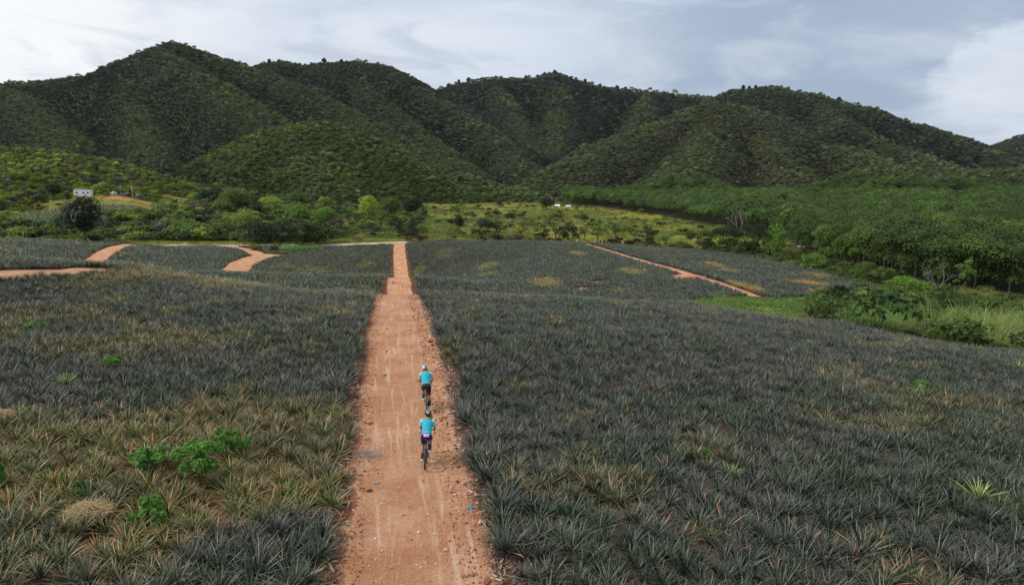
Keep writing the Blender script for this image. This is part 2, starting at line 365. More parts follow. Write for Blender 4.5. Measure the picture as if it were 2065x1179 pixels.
# pineapple leaf: waxy blue-grey, tip and random dryness per leaf
M_PINE, t, b = mat_new('pineapple_leaf')
tint = attr(t, 'tint', 'INSTANCER').outputs['Color']; dry = attr(t, 'dryness', 'INSTANCER').outputs['Fac']
vc = attr(t, 'vcol').outputs['Color']; sp_ = t.add('ShaderNodeSeparateColor'); t.l.new(vc, sp_.inputs[0])
rnd, tip, rnd2 = sp_.outputs                           # random per leaf, 0..1 along leaf, second random
f = t.add('ShaderNodeMapRange'); t.l.new(rnd, f.inputs[0]); f.inputs[3].default_value = .55; f.inputs[4].default_value = 1.5
vm = t.add('ShaderNodeVectorMath', operation='SCALE'); t.l.new(tint, vm.inputs[0]); t.l.new(f.outputs[0], vm.inputs['Scale'])
drycol = t.mix(rnd, (.38, .15, .06), (.44, .27, .10))
isdry = t.math('GREATER_THAN', dry, rnd2)
fac = t.math('MULTIPLY', isdry, t.ss(tip, .15, .75), clamp=True)
tipf = t.math('MULTIPLY', t.ss(tip, .8, 1.0), .5)
c = t.mix(tipf, vm.outputs[0], (.26, .20, .12)); c = t.mix(fac, c, drycol)
t.l.new(c, b.inputs['Base Color']); b.inputs['Roughness'].default_value = .42; b.inputs['Specular IOR Level'].default_value = .5

# ground: colour kept per vertex by what grows or lies there, broken up by soil noise
M_GROUND, t, b = mat_new('ground_soil')
geo = t.add('ShaderNodeNewGeometry'); P_ = geo.outputs['Position']
vc = attr(t, 'vcol').outputs['Color']
na = t.noise(P_, 1.8, 6, .65); nb = t.noise(P_, .35, 4, .6); nc = t.noise(P_, 14, 4, .7)
c = t.mix(t.ss(na, .3, .75), vc, t.mix(1.0, vc, (1.5, 1.35, 1.2), 'MULTIPLY')); c = t.mix(t.math('MULTIPLY', t.ss(nb, .45, .7), .5), c, t.mix(1.0, c, (.6, .62, .6), 'MULTIPLY'))
c = t.mix(t.math('MULTIPLY', t.ss(nc, .5, .8), .35), c, t.mix(1.0, c, (.55, .5, .45), 'MULTIPLY'))
t.l.new(c, b.inputs['Base Color']); b.inputs['Roughness'].default_value = .95; b.inputs['Specular IOR Level'].default_value = .1
bp = t.add('ShaderNodeBump'); bp.inputs['Strength'].default_value = .6; bp.inputs['Distance'].default_value = .06; t.l.new(nc, bp.inputs['Height']); t.l.new(bp.outputs[0], b.inputs['Normal'])

# dirt track: laterite with pale wheel lines, gravel and damp clods
def dirt_mat(name, ca, cb, pale, lines=True):
    m, t, b = mat_new(name); geo = t.add('ShaderNodeNewGeometry'); P_ = geo.outputs['Position']
    vc = attr(t, 'vcol').outputs['Color']; s_ = t.add('ShaderNodeSeparateColor'); t.l.new(vc, s_.inputs[0]); across, wear, edge = s_.outputs
    n1 = t.noise(P_, .5, 5, .6); n2 = t.noise(P_, 6, 6, .72); n3 = t.noise(P_, 30, 4, .7)
    c = t.mix(t.ss(n1, .35, .65), ca, cb)
    c = t.mix(t.math('MULTIPLY', t.ss(n2, .45, .72), .5), c, tuple(v*.66 for v in ca))
    c = t.mix(t.math('MULTIPLY', t.ss(n3, .56, .72), .6), c, pale)
    c = t.mix(t.math('MULTIPLY', t.math('SUBTRACT', 1.0, t.ss(n3, .30, .43)), .6), c, tuple(v*.42 for v in ca))
    if lines:
        st = t.noise(t.comb(t.math('MULTIPLY', across, 16.0), t.math('MULTIPLY', wear, 14.0), 0.0), 1.0, 5, .6, .6)
        c = t.mix(t.math('MULTIPLY', t.ss(st, .50, .74), .6), c, pale)
        cr = t.noise(t.comb(t.math('MULTIPLY', across, 6.0), t.math('MULTIPLY', wear, 420.0), 5.0), 1.0, 3, .6, .3)   # cross-wise crusts
        c = t.mix(t.math('MULTIPLY', t.ss(cr, .6, .75), .35), c, pale)
    eg = t.math('ADD', edge, t.math('MULTIPLY', t.math('SUBTRACT', t.noise(P_, 2.6, 5, .7), .5), 1.3))
    c = t.mix(t.math('MULTIPLY', t.ss(eg, .25, .6), .8), c, t.mix(n3, (.12, .045, .025), (.30, .12, .06)))
    t.l.new(c, b.inputs['Base Color']); b.inputs['Roughness'].default_value = .93; b.inputs['Specular IOR Level'].default_value = .15
    hgt = t.math('ADD', t.math('MULTIPLY', n2, 1.0), t.math('MULTIPLY', n3, .5))
    bp = t.add('ShaderNodeBump'); bp.inputs['Strength'].default_value = 1.0; bp.inputs['Distance'].default_value = .09; t.l.new(hgt, bp.inputs['Height']); t.l.new(bp.outputs[0], b.inputs['Normal'])
    return m
M_DIRT = dirt_mat('laterite_dirt', (.45, .205, .102), (.57, .315, .175), (.77, .58, .41))
M_CONC = dirt_mat('pale_concrete', (.46, .37, .31), (.56, .46, .39), (.68, .60, .54), False)

# ---------------------------------------------------------------- ground sheet
PATCHES = [  # yellowed patches in the fields: photo position, reach across and along, colour weight, orange share
 (300,550,70,6,60,.75,.2),(470,574,90,60,6,.8,.0),(630,540,40,110,8,.35,.1),(740,528,22,110,6,.6,.0),(575,533,25,110,5,.6,.0),(45,500,25,100,8,.4,.3),
 (985,532,30,110,9,.8,.1),(900,505,20,110,12,.4,.3),(1100,566,36,90,9,1.0,.35),(985,550,22,100,6,.6,.2),(1165,507,20,150,9,.9,.55),(1280,545,34,110,7,.95,.3),
 (845,542,16,110,9,.5,.1),(1440,530,24,110,8,.8,.7),(1470,543,20,110,6,.8,.6),(1500,575,42,90,7,1.0,.75),(1690,590,60,95,7,1.0,1.0),(1630,568,40,100,6,.8,.9),(1650,552,30,110,6,.6,.7),
 (1250,585,30,80,5,.35,.2)]
PW = []
for (px, py, rx, ym, ry, wgt, org) in [(p[0], p[1], p[2], p[3], p[4], p[5], p[6]) if len(p) == 7 else p for p in PATCHES]:
    if ym < 40: ym = 30
    x0, y0, z0 = hit(px, py+6, ym, 260)
    PW.append((x0, y0, rx*y0/FPX, max(3.0, ry if ry < 40 else 8), wgt, org))
def patch_w(x, y):
    w_ = np.zeros(np.shape(x)); o_ = np.zeros(np.shape(x))
    for (x0, y0, rx, ry, wg, og) in PW:
        d = np.sqrt(((x-x0)/rx)**2+((y-y0)/ry)**2) + (fbm(x/2.5, y/2.5, 3, 13)-.5)*.7
        k = wg*(1-sstep(d, .35, 1.15)); o_ = np.where(k > w_, og, o_); w_ = np.maximum(w_, k)
    return w_, o_
_pu = []; _py = []
for px, py in [(1135,411),(1200,417),(1330,437),(1450,463),(1545,474),(1590,486),(1610,508),(1680,530),(1760,548),(1850,576),(1950,590),(2065,604),(2400,640)]:
    a, b_, _z = hit(px, py, 100, 700); _pu.append(a/b_); _py.append(b_)
def in_plant(x, y, m=0.0):
    u = x/np.maximum(y, 1); return (u > _pu[0]) & (y > np.interp(u, _pu, _py)+m) & (y < np.interp(u, [U(1135), U(1600), U(2400)], [640, 620, 600]))

NX0, NY0 = 420, 620
aa = np.concatenate([np.linspace(-3, -.80, 40, endpoint=False), np.linspace(-.80, .80, 340), np.linspace(.80, 3, 41)[1:]])
yy = np.concatenate([np.linspace(-40, 10, 20, endpoint=False), 10*np.exp(np.linspace(0, math.log(24), 360, endpoint=False)), np.arange(240, 1720, 3.6), np.arange(1720, 3000, 20), [3100, 3600, 4500, 6000]])
A, B = np.meshgrid(aa, yy); gx = (A*(B+np.where(B < 10, (10-B)*.9+6, 6))); gy = B.copy()
gz, gt, gd = ground_h(gx.ravel(), gy.ravel(), True)
fx, fy = gx.ravel(), gy.ravel()
near = fy < 400
gz = gz - 0.0
col = np.zeros((len(fx), 3)); nz = fbm(fx/14, fy/14, 4, 3); nz2 = fbm(fx/45, fy/45, 3, 8)
soil = np.array([.105, .052, .032]); grassA = np.array([.14, .15, .038]); grassB = np.array([.26, .235, .055]); grassC = np.array([.07, .10, .03])
fieldm = in_field(fx, fy)
gcol = grassA[None]*(1-sstep(nz, .45, .65))[:, None] + grassB[None]*sstep(nz, .45, .65)[:, None]
gcol = gcol*(1-sstep(nz2, .5, .7))[:, None] + grassC[None]*sstep(nz2, .5, .7)[:, None]
HC = .8*np.array([[.040, .050, .024], [.034, .044, .026], [.046, .052, .028], [.040, .052, .020], [.046, .056, .020], [.070, .080, .022]])
col[:] = gcol; col[fieldm] = soil
pm = in_plant(fx, fy, 1.0); col[pm] = np.array([.050, .050, .024])[None]
hm = gt >= 0
hc = HC[np.clip(gt, 0, 5)]; col[hm] = hc[hm]
pd = ((fx-W(225, 395, 350)[0])/15)**2+((fy-363)/4.5)**2; red = (pd < .4+1.4*nz)[:, None]; col = np.where(red & ~fieldm[:, None], np.array([.36, .17, .09])[None], col)
me = fast_mesh('ground', np.stack([fx, fy, gz], 1), (lambda n, m: np.stack([(np.arange(n-1)[:, None]*m+np.arange(m-1)[None]).ravel()+o for o in (0, 1, m+1, m)], 1))(len(yy), len(aa)), M_GROUND, col, True)
ground = tag(link('ground', me), kind='structure')
_gv = [tuple(v) for v in np.stack([fx, fy, gz], 1)[fy < 420]]
_nr = int((yy < 420).sum()); _m = len(aa)
_gf = [(i*_m+j, i*_m+j+1, (i+1)*_m+j+1, (i+1)*_m+j) for i in range(_nr-1) for j in range(_m-1)]
GB = BVHTree.FromPolygons(_gv, _gf)
def gz_mesh(x, y):
    r = GB.ray_cast(Vector((x, y, 500)), Vector((0, 0, -1))); return r[0].z if r[0] is not None else gh(x, y)

def resample(pl, step_fn):
    out = [Vector(pl[0])]
    for a, b_ in zip(pl[:-1], pl[1:]):
        a, b_ = Vector(a), Vector(b_); L = (b_-a).length; n = max(1, int(L/step_fn(a.y)))
        out += [a+(b_-a)*(i/n) for i in range(1, n+1)]
    # smooth the corners
    for _ in range(3): out = [out[0]]+[(out[i-1]+out[i]*2+out[i+1])/4 for i in range(1, len(out)-1)]+[out[-1]]
    return out
def track(name, pl, hw, mat, lift, step=lambda y: .45 if y < 70 else 1.2, nac=16, ruts=0.0):
    pts = resample(pl, step); V = []; vcl = []; s_ = 0
    for i, p in enumerate(pts):
        d = (pts[min(i+1, len(pts)-1)]-pts[max(i-1, 0)]).normalized(); nrm = Vector((d.y, -d.x))
        if i: s_ += (pts[i]-pts[i-1]).length
        for j in range(nac+1):
            q = -1+2*j/nac; side = 1+.10*math.sin(s_*.9+j)*0 + (float(vnoise(s_*.8, 5.0 if q < 0 else 9.0, 3))-.5)*.12*(abs(q) > .8) + (float(vnoise(s_*3.1, 5.0 if q < 0 else 9.0, 4))-.5)*.10*(abs(q) > .8)
            pos = p+nrm*(q*hw*side); z = gz_mesh(pos.x, pos.y)+lift
            if abs(q) > .99: z -= lift+.06
            if ruts: z += ruts*(math.exp(-((abs(q)-.93)/.10)**2)*1.0 - .35*math.exp(-((abs(q)-.45)/.16)**2)) + (float(fbm(pos.x*1.3, pos.y*1.3, 3, 21))-.5)*.05
            V.append((pos.x, pos.y, z)); e = max(0.0, (abs(q)-.80)/.2) * (.6+.8*float(vnoise(s_*.6, q*3, 8)))
            vcl.append((q*.5+.5, (s_*.02) % 1.0 if False else s_*.02, min(1.0, e)))
    n = len(pts); m = nac+1
    F = np.stack([(np.arange(n-1)[:, None]*m+np.arange(m-1)[None]).ravel()+o for o in (0, m, m+1, 1)], 1)
    return tag(link(name, fast_mesh(name, V, F, mat, np.array(vcl), True)), kind='structure')
track('dirt_track', MAIN, 1.88, M_DIRT, .035, ruts=.07, nac=22)
track('side_path', PATH_L1, 2.0, M_DIRT, .05)
track('side_path', PATH_L2, 1.9, M_DIRT, .08)
track('side_path', PATH_M, 2.8, M_DIRT, .08)
track('side_path', PATH_M2, 2.3, M_DIRT, .07)
track('side_path', PATH_R, 1.0, M_DIRT, .08)
track('concrete_road', CONC, 3.5, M_CONC, .16)
# ---------------------------------------------------------------- plant shapes
def rosette(seed, n, L, wd, nseg=4, elo=18, ehi=82, droop=.55, vshape=True):
    """strap-leaved rosette: each leaf a keeled, tapering, arching blade"""
    r = np.random.default_rng(seed); V = []; F = []; K = []; b0 = 0
    for i in range(n):
        q = i/(n-1); a = i*2.39996+r.uniform(-.3, .3); e = math.radians(ehi+(elo-ehi)*q**.8+r.uniform(-9, 9))
        l = L*(.55+.45*math.sin(min(1, q*1.4)*math.pi/2))*r.uniform(.75, 1.15); w0 = wd*r.uniform(.8, 1.2)
        p = np.array([.03*math.cos(a), .03*math.sin(a), .04+.10*(1-q)]); ca, sa = math.cos(a), math.sin(a); rv, rv2 = r.random(), r.random()
        bend = droop*r.uniform(.5, 1.5)*(1.25-.4*e); tw = r.uniform(-.35, .35)
        for s in range(nseg+1):
            t = s/nseg; wv_ = w0*(1-t**2.2)*(.75+.5*t*(1-t)*2)+.004
            sx, sy = -sa, ca
            if vshape:
                V += [p+np.array([sx, sy, 0])*wv_*.5+np.array([0, 0, wv_*.22]), p, p-np.array([sx, sy, 0])*wv_*.5+np.array([0, 0, wv_*.22])]; m = 3
            else: V += [p+np.array([sx, sy, 0])*wv_*.5, p-np.array([sx, sy, 0])*wv_*.5]; m = 2
            K += [(rv, t, rv2)]*m
            ee = e-bend*t; a2 = a+tw*t; p = p+np.array([math.cos(a2)*math.cos(ee), math.sin(a2)*math.cos(ee), math.sin(ee)])*l/nseg
        for s in range(nseg):
            for j in range(m-1):
                o = b0+s*m+j; F.append((o, o+1, o+m+1, o+m))
        b0 += (nseg+1)*m
    return np.array(V), np.array(F), np.array(K)
def leaf_cloud(r, lobes, n, size, up=.5, shell=.55, flat=1.0, nj=.45):
    """n small leaf sprays spread through a set of ellipsoid lobes (cx,cy,cz,rx,ry,rz)"""
    lobes = np.array(lobes); vol = (lobes[:, 3]*lobes[:, 4]*lobes[:, 5])**(2/3); k = r.choice(len(lobes), n, p=vol/vol.sum())
    d = r.normal(size=(n, 3)); d /= np.linalg.norm(d, axis=1)[:, None]; d[:, 2] = np.where(d[:, 2] < -.35, -d[:, 2]*.8, d[:, 2])
    rad = shell+(1-shell)*r.random(n)**.6+r.normal(size=n)*.05
    c = lobes[k, :3]+d*lobes[k, 3:]*rad[:, None]
    nr = d+np.array([0, 0, up])+r.normal(size=(n, 3))*nj; nr /= np.linalg.norm(nr, axis=1)[:, None]
    t = np.cross(nr, r.normal(size=(n, 3))); t /= np.linalg.norm(t, axis=1)[:, None]; b_ = np.cross(nr, t)
    s = (size*r.uniform(.6, 1.35, n))[:, None]
    V = np.stack([c-t*s*.5, c-b_*s*.33*flat+nr*s*.08, c+t*s*.5-nr*s*.12, c+b_*s*.33*flat+nr*s*.08], 1).reshape(-1, 3)
    F = np.arange(n*4).reshape(n, 4); lv = r.random(len(lobes))
    var = np.clip(lv[k]*.5+r.random(n)*.5, 0, 1)
    return V, F, np.repeat(var, 4)
def crown_lobes(r, w, h, z0, k, spread=.62, lr=.42, dome=True):
    L = [(0, 0, z0+h*.5, w*.36, w*.36, h*.46)]
    for i in range(k):
        a = i*2.39996+r.uniform(-.4, .4); rr = w*.5*spread*math.sqrt(r.uniform(.15, 1)); zz = z0+h*r.uniform(.22, .92)
        if dome: zz = z0+h*(.25+.62*math.sqrt(max(0, 1-(rr/(w*.5))**2))*r.uniform(.55, 1))
        s = w*.5*lr*r.uniform(.7, 1.3); L.append((rr*math.cos(a), rr*math.sin(a), zz, s, s, s*r.uniform(.65, .95)*min(1.2, h/w*1.3)))
    return L
def trunk_bm(r, h, rad, crown_z, spread, limbs=5, lean=.05, mb=None):
    mb = mb or MB(); lx, ly = r.uniform(-lean, lean)*h, r.uniform(-lean, lean)*h
    pts = [(0, 0, -.3), (lx*.1, ly*.1, h*.15), (lx*.5+r.uniform(-.03, .03)*h, ly*.5, h*.45), (lx, ly, h*.85)]
    mb.tube(pts, [rad*1.35, rad, rad*.75, rad*.25], 8)
    for i in range(limbs):
        a = i*2.4+r.uniform(-.4, .4); zb = h*(.28+.4*i/limbs); q = zb/h
        b0 = Vector((lx*q*1.1, ly*q*1.1, zb)); tip = Vector((math.cos(a)*spread*r.uniform(.6, 1), math.sin(a)*spread*r.uniform(.6, 1), zb+h*r.uniform(.18, .4)))
        mid = b0.lerp(tip, .5)+Vector((0, 0, h*.05*r.uniform(-1, 1))); mb.tube([b0, mid, tip], [rad*.45, rad*.3, rad*.08], 6)
        for j in range(2):
            t2 = mid.lerp(tip, .4*j+.2); e = t2+Vector((r.uniform(-1, 1)*spread*.4, r.uniform(-1, 1)*spread*.4, h*.14)); mb.tube([t2, e], [rad*.16, rad*.05], 5)
    return mb
def bm_mesh(mb, name, mat):
    me = bpy.data.meshes.new(name); mb.bm.to_mesh(me); mb.bm.free(); me.materials.append(mat); me.shade_smooth(); return me

# every plant shape kept as mesh data; scattered stuff uses them as point instances
def proto_collection(name, meshes):
    c = bpy.data.collections.new(name)
    for i, me in enumerate(meshes):
        o = bpy.data.objects.new('%s_%02d' % (name, i), me); c.objects.link(o)
    return c
def scatter(name, pts, rot, scl, idx, tint, coll, label, cat, dry=None):
    """one 'stuff' object: a point cloud with an instance on every point"""
    pts = np.asarray(pts, np.float32); n = len(pts); me = bpy.data.meshes.new(name); me.vertices.add(n); me.vertices.foreach_set('co', pts.ravel())
    def A_(nm, typ, data, key):
        a = me.attributes.new(nm, typ, 'POINT'); a.data.foreach_set(key, np.ascontiguousarray(data).ravel())
    A_('rot', 'FLOAT_VECTOR', np.asarray(rot, np.float32), 'vector'); A_('scl', 'FLOAT_VECTOR', np.asarray(scl, np.float32), 'vector'); A_('idx', 'INT', np.asarray(idx, np.int32), 'value')
    A_('tint', 'FLOAT_COLOR', np.concatenate([np.asarray(tint, np.float32), np.ones((n, 1), np.float32)], 1), 'color')
    if dry is not None: A_('dryness', 'FLOAT', np.asarray(dry, np.float32), 'value')
    o = link(name, me); g = bpy.data.node_groups.new(name, 'GeometryNodeTree')
    g.interface.new_socket('Geometry', in_out='INPUT', socket_type='NodeSocketGeometry'); g.interface.new_socket('Geometry', in_out='OUTPUT', socket_type='NodeSocketGeometry')
    N = g.nodes; gi = N.new('NodeGroupInput'); go = N.new('NodeGroupOutput'); iop = N.new('GeometryNodeInstanceOnPoints'); ci = N.new('GeometryNodeCollectionInfo')
    ci.inputs['Collection'].default_value = coll; ci.inputs['Separate Children'].default_value = True; ci.inputs['Reset Children'].default_value = True
    iop.inputs['Pick Instance'].default_value = True
    def na_(nm, dt):
        q = N.new('GeometryNodeInputNamedAttribute'); q.data_type = dt; q.inputs['Name'].default_value = nm; return q.outputs['Attribute']
    e2r = N.new('FunctionNodeEulerToRotation'); g.links.new(na_('rot', 'FLOAT_VECTOR'), e2r.inputs[0])
    g.links.new(gi.outputs[0], iop.inputs['Points']); g.links.new(ci.outputs[0], iop.inputs['Instance']); g.links.new(na_('idx', 'INT'), iop.inputs['Instance Index'])
    g.links.new(e2r.outputs[0], iop.inputs['Rotation']); g.links.new(na_('scl', 'FLOAT_VECTOR'), iop.inputs['Scale']); g.links.new(iop.outputs[0], go.inputs[0])
    md = o.modifiers.new('instances', 'NODES'); md.node_group = g
    return tag(o, label, cat, kind='stuff')
def jgrid(x0, x1, y0, y1, sx, sy, jit=.42, rot=0.0, seed=1):
    r = np.random.default_rng(seed); xs = np.arange(x0, x1, sx); ys = np.arange(y0, y1, sy); X_, Y2 = np.meshgrid(xs, ys)
    X_ = X_+((np.arange(len(ys)) % 2)*.5*sx)[:, None]; X_ = X_.ravel()+r.uniform(-jit, jit, X_.size)*sx; Y2 = Y2.ravel()+r.uniform(-jit, jit, Y2.size)*sy
    if rot: c_, s_ = math.cos(rot), math.sin(rot); X_, Y2 = c_*X_-s_*Y2, s_*X_+c_*Y2
    return X_, Y2
def in_view(x, y, m=.06, extra=3): return (np.abs(x) < (.77+m)*y+extra+4)
def vary(rgb, n, r, k=.18, hue=.06):
    b_ = np.asarray(rgb, float)*np.ones((n, 3)); return np.clip(b_*(1+r.normal(size=(n, 1))*k)*(1+r.normal(size=(n, 3))*hue), .004, .9)

# ---------------------------------------------------------------- pineapples
PN = [fast_mesh('pineapple_near_%d' % i, *(lambda v: (v[0], v[1], M_PINE, v[2]))(rosette(100+i, 44, .64, .029, 4, 18, 86, .40))) for i in range(4)]
PF = [fast_mesh('pineapple_far_%d' % i, *(lambda v: (v[0], v[1], M_PINE, v[2]))(rosette(200+i, 24, .74, .052, 3, 24, 82, .38, False))) for i in range(3)]
r = np.random.default_rng(11)
x1, y1 = jgrid(-75, 75, 8, 70, .44, .38, .40, .176, 3)            # rows run along the track
k = (y1 > 9) & (y1 < 64) & in_view(x1, y1, .05, 2) & in_field(x1, y1) & off_track(x1, y1, .12)
x1, y1 = x1[k], y1[k]
x2, y2 = jgrid(-260, 240, 20, 245, .80, .68, .46, .176, 4)
k = (y2 >= 64) & in_view(x2, y2, .03, 2) & in_field(x2, y2) & off_track(x2, y2, .45)
x2, y2 = x2[k], y2[k]
# the second track's uphill bank stays bare where the tree stands
BARE = [(hit(165, 488, 110, 240)[:2], 5.0, 7.5), (hit(1385, 556, 100, 240)[:2], 3.6, 4.5), (hit(1175, 584, 85, 200)[:2], 1.6, 2.0), (hit(1206, 570, 85, 200)[:2], 1.6, 2.6)]
def not_bare(x, y):
    ok = np.ones(x.shape, bool)
    for (c_, rx, ry) in BARE: ok &= ((x-c_[0])/rx)**2+((y-c_[1])/ry)**2 > 1
    return ok
k = not_bare(x2, y2); x2, y2 = x2[k], y2[k]
def pine_look(x, y, r):
    n = len(x); side = pl_dist(x, y, MAIN)                          # <0 left of the track
    blue = np.array([.035, .055, .039]); grey = np.array([.072, .079, .064]); green = np.array([.054, .082, .028]); yel = np.array([.26, .25, .06]); ora = np.array([.50, .24, .055]); lime = np.array([.20, .28, .07])
    n1 = fbm(x/7, y/7, 4, 51); n2 = fbm(x/2.0, y/2.0, 2, 61); n3 = fbm(x/16, y/16, 3, 71)
    g = sstep(n1, .40, .62)*.75; g = np.where(side < 0, g*.9+.30, g*.5)
    c = blue*(1-g[:, None])+green*g[:, None]; gr = sstep(n2+n3*.3, .45, .75)*.7; c = c*(1-gr[:, None])+grey*gr[:, None]
    # yellowing corner of the near left field
    u = x/y; lf = (side < 0)
    cx_, cy_ = hit(330, 960)[:2]; dd = np.sqrt(((x-cx_)/7.0)**2+((y-cy_)/4.4)**2)+(fbm(x/2.2, y/2.2, 4, 15)-.5)*2.4
    ylw = np.where(lf, 1-sstep(dd, .35, 1.35), 0)
    c2x, c2y = hit(560, 850)[:2]; dd = np.sqrt(((x-c2x)/4.5)**2+((y-c2y)/3.4)**2)+(fbm(x/2.6, y/2.6, 4, 16)-.5)*1.3; ylw = np.maximum(ylw, np.where(lf, (1-sstep(dd, .3, 1.2))*.8, 0))
    for (px, py, sx, sy) in ((60, 1080, 3.2, 1.6), (20, 880, 2.4, 2.2), (40, 650, 9, 5), (300, 700, 7, 4)):
        a_, b_ = hit(px, py)[:2]; dd = np.sqrt(((x-a_)/sx)**2+((y-b_)/sy)**2)+(fbm(x/2.2, y/2.2, 4, 19)-.5)*1.4; ylw = np.maximum(ylw, np.where(lf, (1-sstep(dd, .2, 1.2))*.55, 0))
    sp = sstep(fbm(x/3.0+9, y/3.0, 4, 91), .60, .74)*.55; ylw = np.maximum(ylw, sp*np.where(lf, 1, .6))
    olive = np.array([.150, .165, .030]); c = c*(1-.8*ylw[:, None])+olive*.8*ylw[:, None]
    pw, po = patch_w(x, y); tgt = yel[None]*(1-po[:, None])+ora[None]*po[:, None]; pk = np.clip(pw*r.uniform(.5, 1.2, n), 0, 1)[:, None]; c = c*(1-pk)+tgt*pk
    lone = r.random(n) < .006; c[lone] = lime
    c = np.clip(c*(1+r.normal(size=(n, 1))*.16)*(1+r.normal(size=(n, 3))*.05), .01, .9)
    dry = np.clip(.006+ylw*.24+pw*.15+r.normal(size=n)*.02, 0, .7)
    return c, dry, ylw
c1, d1, yl1 = pine_look(x1, y1, r); c2, d2, _ = pine_look(x2, y2, r); c2 = c2*np.array([.92, 1.12, 1.0])
keep = r.random(len(x1)) > yl1*.22; x1, y1, c1, d1 = x1[keep], y1[keep], c1[keep], d1[keep]
z1 = np.array([gz_mesh(a, b_) for a, b_ in zip(x1, y1)]); z2 = ground_h(x2, y2)
s1 = r.uniform(.60, 1.16, len(x1))*(.85+.3*fbm(x1/3, y1/3, 3, 23)); rz1 = r.uniform(0, 6.283, len(x1)); tl1 = r.normal(size=(len(x1), 2))*.10
# plants at the edge of the track lean out over it
sdm = pl_dist(x1, y1, MAIN); ed = np.exp(-np.maximum(0, np.abs(sdm)-2.1)/.35)
tl1[:, 1] += np.where(sdm > 0, -1, 1)*ed*.30; s1 *= 1+ed*.10
i1 = r.integers(0, 4, len(x1))
# the plants that show largest stand as objects of their own
inf = (np.abs(x1) < .75*y1*.98+.2) & (y1 > 12.6); order = np.argsort(np.where(inf, y1, 1e9))[:300]; solo = np.zeros(len(x1), bool); solo[order] = True
m_ = ~solo
rot1 = np.stack([tl1[:, 0], tl1[:, 1], rz1*0], 1)
def tilt_rot(t, rz): return np.array([(Matrix.Rotation(b_, 3, 'Y') @ Matrix.Rotation(a, 3, 'X') @ Matrix.Rotation(c_, 3, 'Z')).to_euler() for a, b_, c_ in zip(t[:, 0], t[:, 1], rz)])
rot1 = tilt_rot(tl1, rz1)
CN = proto_collection('near_pineapple', PN); CF = proto_collection('far_pineapple', PF)
scatter('pineapple_field', np.stack([x1, y1, z1], 1)[m_], rot1[m_], np.repeat(s1[m_, None], 3, 1), i1[m_], c1[m_], CN, 'dense pineapple rows on both sides of the near dirt track', 'pineapple field', d1[m_])
n2_ = len(x2)
scatter('pineapple_field', np.stack([x2, y2, z2], 1), np.stack([r.normal(size=n2_)*.08, r.normal(size=n2_)*.08, r.uniform(0, 6.28, n2_)], 1), np.repeat(r.uniform(.85, 1.3, n2_)[:, None], 3, 1), r.integers(0, 3, n2_), c2, CF, 'grey green pineapple fields rolling over the further rises', 'pineapple field', d2)
FR = plain('pineapple_fruit_skin', (.10, .045, .040), .7, var=.5, scale=60)
def fruit(parent, z):
    mb = MB(); mb.ball((0, 0, z), (.11, .11, .16), 2, jit=.06, seed=3)
    for i in range(7): a = i*.9; mb.tube([(0, 0, z+.07), (.03*math.cos(a), .03*math.sin(a), z+.15)], [.012, .003], 5)
    return mb.build('fruit', FR, parent)
for q, i in enumerate(order):
    o = link('pineapple_plant', PN[i1[i]], None, (x1[i], y1[i], z1[i])); o.rotation_euler = Euler(rot1[i]); o.scale = (s1[i],)*3
    o['tint'] = [float(v) for v in c1[i]]; o['dryness'] = float(d1[i])
    rt = sdm[i] > 0; side_ = 'right' if rt else 'left'; look = 'yellowing' if (not rt and d1[i] > .10) else ('grey green' if rt else 'green')
    pxc = CX+FPX*x1[i]/(y1[i]*CP+H*SP)
    if q % 43 == 5: lab_, g_ = '%s pineapple plant bearing a small reddish fruit, %s of the track' % (look, side_), 'fruiting pineapple plants %s of the track' % side_
    elif abs(sdm[i]) < 2.9: lab_, g_ = '%s pineapple plant leaning over the %s edge of the track' % (look, side_), '%s pineapple plants along the %s track edge' % (look, side_)
    elif s1[i] > .98: lab_, g_ = 'large %s pineapple plant, %s of the track near the bottom' % (look, side_), 'large %s pineapple plants %s of the track' % (look, side_)
    elif rt and pxc > 1600: lab_, g_ = 'grey green pineapple plant in the bottom right corner of the picture', 'pineapple plants in the bottom right corner'
    elif rt and pxc > 1300: lab_, g_ = 'grey green pineapple plant at the bottom, midway between track and right corner', 'pineapple plants midway along the bottom right'
    elif not rt and pxc < 350: lab_, g_ = '%s pineapple plant in the bottom left corner of the picture' % look, '%s pineapple plants in the bottom left corner' % look
    else: lab_, g_ = '%s pineapple plant in the rows just %s of the track, near the bottom' % (look, side_), '%s pineapple plants in the rows %s of the track' % (look, side_)
    tag(o, lab_, 'pineapple plant', g_)
    if q % 43 == 5: fruit(o, .42)
print('pineapples', len(x1), len(x2))

# ---------------------------------------------------------------- forest on the hills
r = np.random.default_rng(21)
FT = []
for i in range(6):
    w_, h_ = 1.0, [.9, 1.1, .85, 1.25, 1.0, .95][i]; lb = crown_lobes(r, w_, h_, .05, 4+i, .7, .50); FT.append(fast_mesh('far_crown_%d' % i, *(lambda v: (v[0], v[1], M_FARLEAF, v[2]))(leaf_cloud(r, lb, 300, .15, .25, .85, 1.0, .18))))
CT = proto_collection('far_crown', FT)
fxs, fys = [], []
for (ya, yb, sp_) in ((300, 520, 2.7), (520, 900, 3.0), (900, 1400, 4.0), (1400, 2300, 6.4)):
    a, b_ = jgrid(-.86*yb, .86*yb, ya, yb, sp_, sp_, .48, 0, int(ya)); k = np.abs(a) < .84*b_; fxs.append(a[k]); fys.append(b_[k])
hx, hy = np.concatenate(fxs), np.concatenate(fys)
hz, ht, hd = ground_h(hx, hy, True)
ht = np.where((ht < 0) & (hx/hy < U(330)) & (hy > 285), 5, ht)
